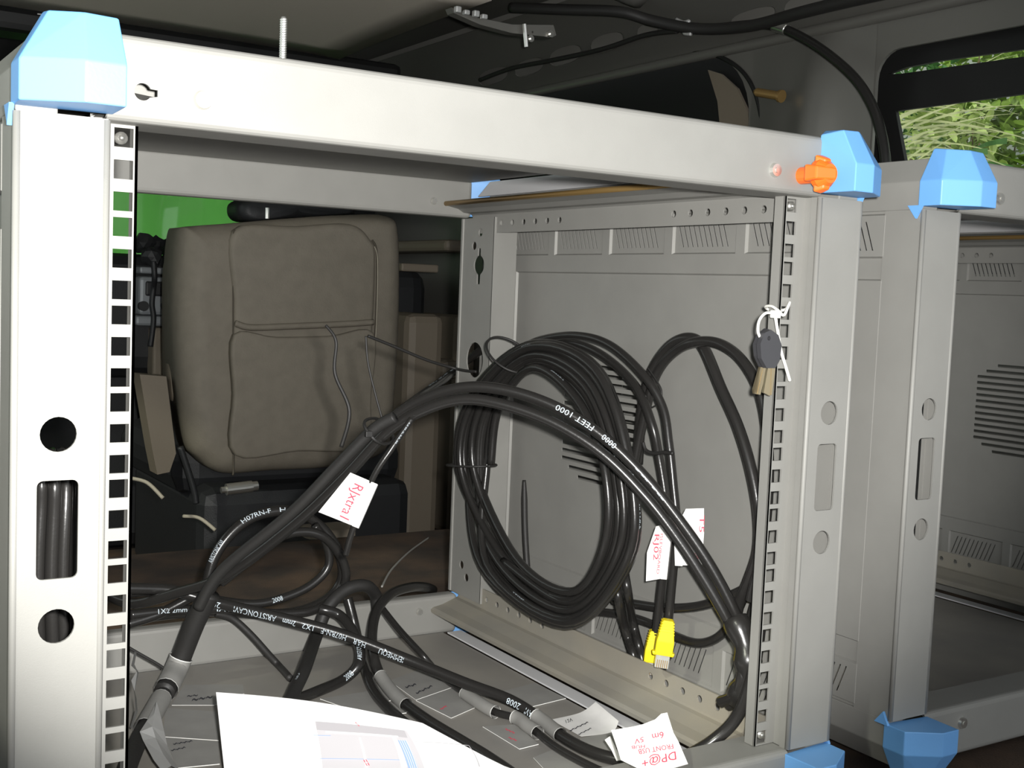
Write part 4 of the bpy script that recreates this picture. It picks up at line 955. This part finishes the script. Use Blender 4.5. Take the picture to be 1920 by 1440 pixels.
pan = mb.build('back_panel', M['beige'], back, smooth=True)
mb = rounded(MB(), ((441, 628), (520, 632), (620, 630), (702, 624), (698, 740), (684, 838), (560, 847), (442, 854), (440, 740)), SY - 0.019, 0.02, 0.006)
mb.build('map_pocket', M['beige'], back, smooth=True)
mb = MB(); tube(mb, catmull(ysv(SY - 0.018, (441, 606), (470, 614), (540, 612), (640, 608), (700, 604)), 6), 0.006, 8); mb.build('pocket_welt', M['beige'], back, smooth=True)
for pp in (((439, 430), (438, 560), (438, 700), (438, 870), (436, 890)), ((698, 450), (707, 480), (705, 600), (697, 700))):
    mb = MB(); tube(mb, catmull(ysv(SY - 0.003, *pp), 6), 0.0020, 6); mb.build('seam', M['seam'], back, smooth=True)
mb = MB(); tube(mb, catmull(ysv(SY + 0.03, (366, 450), (364, 560), (366, 700), (369, 800), (386, 862)), 6), 0.0014, 6); mb.build('piping', M['pale'], back, smooth=True); mb = MB(); tube(mb, catmull(ysv(SY - 0.012, (702, 462), (708, 490), (706, 600), (700, 700)), 6), 0.0012, 6)
mb.build('piping', M['pale'], back, smooth=True)
mb = rounded(MB(), ((320, 500), (334, 492), (342, 520), (341, 640), (336, 740), (322, 742), (318, 620)), SY + 0.10, 0.05, 0.012); mb.build('side_bolster', M['beige2'], seat, smooth=True)
# dark headrest above the backrest
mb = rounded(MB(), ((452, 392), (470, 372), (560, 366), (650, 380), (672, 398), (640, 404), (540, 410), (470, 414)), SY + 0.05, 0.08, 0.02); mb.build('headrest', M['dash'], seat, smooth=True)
mb = MB(); c = P(501, 410, Y=SY + 0.02); mb.cyl(c, c + Vector((0, 0, 0.02)), 0.004, n=10); mb.build('headrest_post', M['steel'], seat)
# seat base frame and motor on the floor
zb = P(550, 895, Y=SY).z
mb = MB(); mb.box(0.30, 0.74, SY + 0.02, SY + 0.50, -0.30, zb - 0.02, 0.03); mb.box(0.28, 0.76, SY + 0.10, SY + 0.56, zb - 0.05, zb + 0.06, 0.04); mb.build('seat_base', M['dash'], seat)
a_ = P(424, 918, Y=SY - 0.01); b__ = P(472, 912, Y=SY - 0.01); mb = MB(); mb.cyl(a_, b__, 0.011, n=18); mb.cyl(b__, b__ + (b__ - a_) * 0.22, 0.009, n=14); mb.cyl(a_ - (b__ - a_) * 0.2, a_, 0.006, n=12)
o = mb.build('seat_motor', M['steel'], seat, smooth=False); o['label'] = 'small ribbed metal seat motor'
# reclining lever side trim between seat and console
mb = MB(); v_ = [P(x, y, Y=SY + 0.08) for x, y in ((262, 702), (312, 706), (330, 850), (318, 885), (295, 890), (285, 840))]
plate(mb, [(p.x, p.z) for p in v_], [], lambda u, w_, w: Vector((u, SY + 0.08 + w, w_)), 0.05)
tag(mb.build('armrest', M['beige2'], None), 'beige armrest folded down between the seat and the console', 'armrest')
mb = MB(); tube(mb, catmull(ysv(SY, (338, 838), (352, 880), (364, 920), (368, 944)), 6), 0.006, 8)
tag(mb.build('seat_belt_stalk', M['dash'], None, smooth=True), 'dark belt stalk standing beside the seat', 'belt stalk')
# dashboard with centre stack
dash = thing('dashboard', 'dark dashboard with a silver centre stack beyond the seat', 'dashboard', (0.3, 2.15, -0.30))
mb = MB(); zt = P(300, 478, Y=2.05).z; mb.box(-0.6, 1.045, 2.04, 2.50, 0.10, zt, 0.05, seg=3); mb.box(-0.6, 1.045, 2.12, 2.5, -0.30, 0.14, 0.04); mb.build('dash_body', M['dash'], dash, smooth=False)
def pbox(mb, x0, y0, x1, y1, Y, t, bv=0.003, m=0):
    a_ = P(x0, y0, Y=Y); b__ = P(x1, y1, Y=Y); return mb.box(a_.x, b__.x, Y, Y + t, b__.z, a_.z, bv, m)
cs = pbox(MB(), 262, 518, 318, 592, 2.0, 0.06, 0.008).build('centre_stack', M['dashlt'], dash)
pbox(MB(), 263, 500, 318, 515, 2.0, 0.05, 0.004).build('vent_bezel', M['dashlt'], dash)
pbox(MB(), 274, 527, 310, 556, 1.995, 0.02, 0.004).build('radio_face', M['dash'], cs)
for x in (270, 311):
    c = P(x, 574, Y=1.995); mb = MB(); mb.cyl(c, c + Vector((0, 0.012, 0)), 0.011, n=18); mb.build('control_knob', M['dash'], cs)
pbox(MB(), 255, 592, 314, 612, 1.99, 0.06, 0.006).build('lower_tray', M['dashlt'], dash)
pbox(MB(), 288, 614, 314, 706, 2.0, 0.05, 0.006).build('console_side', M['beige2'], dash)
for k, (x, y, rr, yb) in enumerate(((270, 455, .026, 2.10), (292, 462, .026, 2.17), (285, 482, .024, 2.005), (318, 470, .024, 2.11))):
    c = P(x, y, Y=yb); mb = MB()
    if k != 2: c.z = max(c.z, zt + rr * 0.72)
    bm = bmesh.new(); bmesh.ops.create_icosphere(bm, subdivisions=2, radius=rr)
    for v_ in bm.verts: v_.co *= 1 + random.uniform(-.22, .12)
    bmesh.ops.translate(bm, vec=c, verts=bm.verts); mb.bm(bm)
    tag(mb.build('crumpled_bag', M['dash'], None), ('dark crumpled bag lying highest on the dashboard', 'dark crumpled bag lying right beside the highest bag', 'dark crumpled bag slumped above the centre stack', 'dark crumpled bag nearest the seat on the dashboard')[k], 'bag')
cable('dark cord hanging down the centre stack', ysv(1.968, (288, 490), (290, 520)) + ysv(1.982, (288, 540), (285, 570), (288, 600), (282, 650)), 0.006, name='cord', m='dash')
# pale debris on the footwell carpet
for k, (x, y, X1, Y1, lb) in enumerate(((248, 897, 306, 934, 'thin pale straight stick lying near the armrest'), (344, 968, 404, 994, 'pale curved sliver lying on the dark carpet'))):
    mb = MB(); a_ = P(x, y, Y=1.2); b__ = P(X1, Y1, Y=1.15); tube(mb, catmull([a_, (a_ + b__) / 2 + Vector((0, 0, .008)), b__], 6), 0.003, 6)
    tag(mb.build('sliver', M['pale'], None, smooth=True), lb, 'debris')
mb = MB(); c = P(600, 1000, Y=1.05); mb.box(c.x - .03, c.x + .05, c.y - .03, c.y + .03, -0.056, c.z + .01, 0.012); tag(mb.build('beige_bracket', M['beige2'], None), 'beige plastic piece on the carpet behind the tag', 'bracket')
# ================================================================== roof hardware
mb = MB(); p = [P(x, y, Y=1.10) for x, y in ((846, 14), (890, 32), (960, 46), (1038, 47), (1043, 66), (1036, 70), (960, 62), (900, 46), (850, 24))]
plate(mb, [(q_.x, q_.z) for q_ in p], [circ(P(998, 72, Y=1.1).x, P(998, 60, Y=1.1).z, 0.002)], lambda u, v_, w: Vector((u, 1.10 + w, v_)), 0.02)
br = tag(mb.build('roof_bracket', M['van'], None), 'dark sheet metal bracket bolted under the roof', 'bracket')
for x, y in ((996, 72), (1033, 63)):
    c = P(x, y, Y=1.095); m2 = MB(); m2.cyl(c, c + Vector((0, 0.008, 0)), 0.006, n=12); m2.cyl(c + Vector((0, -.003, 0)), c, 0.003, n=8); m2.build('bolt', M['steel'], br)
m2 = MB(); tube(m2, ysv(1.09, (983, 45), (985, 66), (987, 88)), 0.0035, 6); m2.build('glint_strip', M['steel'], br)  # bright strip stands in for the glint on the dark bracket's fold
mb = MB()
for i, (x, y) in enumerate(((856, 16), (872, 20), (890, 24), (905, 28))): pbox(mb, x, y - 6 + (i % 2) * 3, x + 10, y + 8, 1.08, 0.01, 0.002)
tag(mb.build('terminal_block', M['zinc'], None), 'row of small metal terminals under the roof', 'terminal block')
HX = WX - 0.05
cable('black wiring harness sagging along the roof rail', [P(960, 14, X=0.86), P(1060, 18, X=0.90), P(1160, 22, X=0.945), P(1220, 38, X=0.985), P(1290, 52, X=1.02), P(1350, 54, X=1.035), P(1420, 46, X=1.035), P(1500, 24, X=1.02), P(1590, 2, X=1.01), P(1680, -18, X=1.00)], 0.010, m='blackm')
cable('slim black cable strung below the punched rail openings', [P(x, y, X=1.07) for x, y in ((900, 150), (960, 128), (1040, 112), (1130, 92), (1210, 66), (1270, 58))], 0.005, m='blackm')
cable('black hose arching down the pillar beside the window', [P(x, y, X=1.085) for x, y in ((1350, 52), (1420, 46), (1462, 52), (1510, 74), (1560, 108), (1605, 150), (1636, 200), (1652, 250), (1660, 300), (1662, 360))], 0.0085, name='hose')
mb = MB(); pa = catmull([P(x, y, X=1.085) for x, y in ((1452, 48), (1464, 52), (1476, 56))], 5); tube(mb, pa, 0.0098, 12); tag(mb.build('hose_clip', M['steel'], None, smooth=True), 'bright metal clip around the black hose', 'clip')
mb = MB(); tube(mb, catmull([P(x, y, X=1.02) for x, y in ((1268, 36), (1282, 42), (1292, 40), (1286, 52), (1283, 62), (1296, 64))], 5), 0.0035, 6); tag(mb.build('cable_clip', M['zinc'], None, smooth=True), 'pale cable clip holding the roof harness', 'clip')
a_ = P(1420, 173, X=WX - 0.055); b__ = P(1462, 180, X=WX - 0.05); mb = MB(); mb.cyl(a_, b__, 0.0075, n=14); mb.cyl(b__, b__ + (b__ - a_) * 0.1, 0.011, n=14); mb.cyl(a_ - (b__ - a_) * 0.12, a_, 0.004, 0.0075, 14)
tag(mb.build('brass_stud', M['brass'], None), 'brass stud sticking out of the pillar', 'stud')
for c in CABQ: build_cable(c)
CABQ.clear()
# ================================================================== outside
mb = MB(); mb.box(1.3, 9, -4, 9, -1.0, -0.9); struct(mb.build('floor_ground', M['concrete']))
mb = MB(); mb.box(4.6, 4.8, -3, 9, -1.0, 4.5); struct(mb.build('wall_garden', M['concrete']))
mb = MB(); mb.box(-1.2, 2.6, 4.0, 4.06, -0.8, 1.6, 0.01); tag(mb.build('green_board', M['green'], None), 'plain green board outside the windscreen', 'board')
def leaf(mb, p, d, u, L, w):
    d = d.normalized(); s = d.cross(u).normalized(); nn = s.cross(d)
    v = [p, p + d * L * .35 + s * w + nn * w * .3, p + d * L * .75 + s * w * .7 + nn * w * .2, p + d * L, p + d * L * .75 - s * w * .7 + nn * w * .2, p + d * L * .35 - s * w + nn * w * .3, p + d * L * .5]
    mb.add(v, [[0, 1, 6], [1, 2, 6], [2, 3, 6], [3, 4, 6], [4, 5, 6], [5, 0, 6]])
def bush(label, c, R, nleaf, lm, L, seed, stems=9):
    rd = random.Random(seed); root = thing('garden_bush', label, 'bush', (c[0], c[1], -0.9), 'bushes outside the side window'); cv = Vector(c); ms = MB(); ml = MB()
    for i in range(stems):
        e = cv + Vector((rd.gauss(0, R[0] * .6), rd.gauss(0, R[1] * .6), rd.gauss(0, R[2] * .5)))
        base = Vector((c[0] + rd.uniform(-.08, .08), c[1] + rd.uniform(-.08, .08), -0.9)); pth = catmull([base, base.lerp(e, .5) + Vector((rd.uniform(-.1, .1), rd.uniform(-.1, .1), .15)), e], 6)
        tube(ms, pth, lambda t: 0.006 - 0.004 * t, 5)
    while nleaf > 0:
        q_ = Vector((rd.uniform(-1, 1), rd.uniform(-1, 1), rd.uniform(-1, 1)))
        if q_.length > 1: continue
        p = cv + Vector((q_.x * R[0], q_.y * R[1], q_.z * R[2])); nleaf -= 1
        leaf(ml, p, Vector((rd.gauss(0, 1), rd.gauss(0, 1), rd.gauss(-.2, .7))), Vector((rd.gauss(0, .4), rd.gauss(0, .4), 1)), L * rd.uniform(.6, 1.3), L * .28)
    ms.build('stem', M['stem'], root, smooth=True); o = ml.build('foliage', M[lm], root); o['kind'] = 'stuff'
def W3(x, y, X): p = P(x, y, X=X); return (p.x, p.y, p.z)
bush('yellow-green leafy bush outside the window, behind the dark strap leaves', W3(1885, 215, 2.9), (0.22, 0.17, 0.26), 700, 'leaf', 0.055, 1)
bush('pale leafy bush below the straw blades in the window', W3(1770, 255, 2.5), (0.20, 0.13, 0.15), 420, 'leaf3', 0.042, 3)
bush('dark green bush behind the straw blades in the window', W3(1735, 200, 3.5), (0.16, 0.14, 0.22), 260, 'leaf2', 0.065, 2)
bush('thin sprig bush showing above the black window bar', W3(1800, 150, 4.1), (0.20, 0.30, 0.12), 260, 'leaf', 0.06, 4)
rd = random.Random(5)
for k, (px, X, lb) in enumerate((((1705, 262), 2.15, 'clump of straw-coloured blades leaning over the pale bush'), ((1905, 332), 2.20, 'clump of dark strap leaves before the yellow-green bush'))):
    c = Vector(W3(*px, X)); root = thing('strap_plant', lb, 'plant', (c.x, c.y, -0.9)); mb = MB()
    for i in range(34 if k == 0 else 9):
        a0 = c + Vector((rd.uniform(-.05, .05), rd.uniform(-.04, .1), rd.uniform(-0.10, 0.10))); d = Vector((rd.uniform(-.3, .3), (-1 if k == 0 else 1) * rd.uniform(.5, 1.2), rd.uniform(-.25, .35))).normalized(); L = rd.uniform(.18, .40) * (1 if k == 0 else .6)
        pth = [a0 + d * L * t + Vector((0, 0, .03 * t - .06 * t * t)) for t in [j / 6 for j in range(7)]]; wv = Vector((0, 0, 1)).cross(d).cross(d).normalized() * (.0035 if k == 0 else .008)
        mb.add([p + wv * (1 - j / 6.2) for j, p in enumerate(pth)] + [p - wv * (1 - j / 6.2) for j, p in enumerate(pth)], [[j, j + 1, 8 + j, 7 + j] for j in range(6)])
    o = mb.build('blades', M['blade' if k == 0 else 'leaf2'], root); o['kind'] = 'stuff'
    m2 = MB(); m2.cyl((c.x, c.y, -0.9), (c.x, c.y, c.z - .05), 0.02, 0.012, 10); m2.build('crown', M['stem'], root)
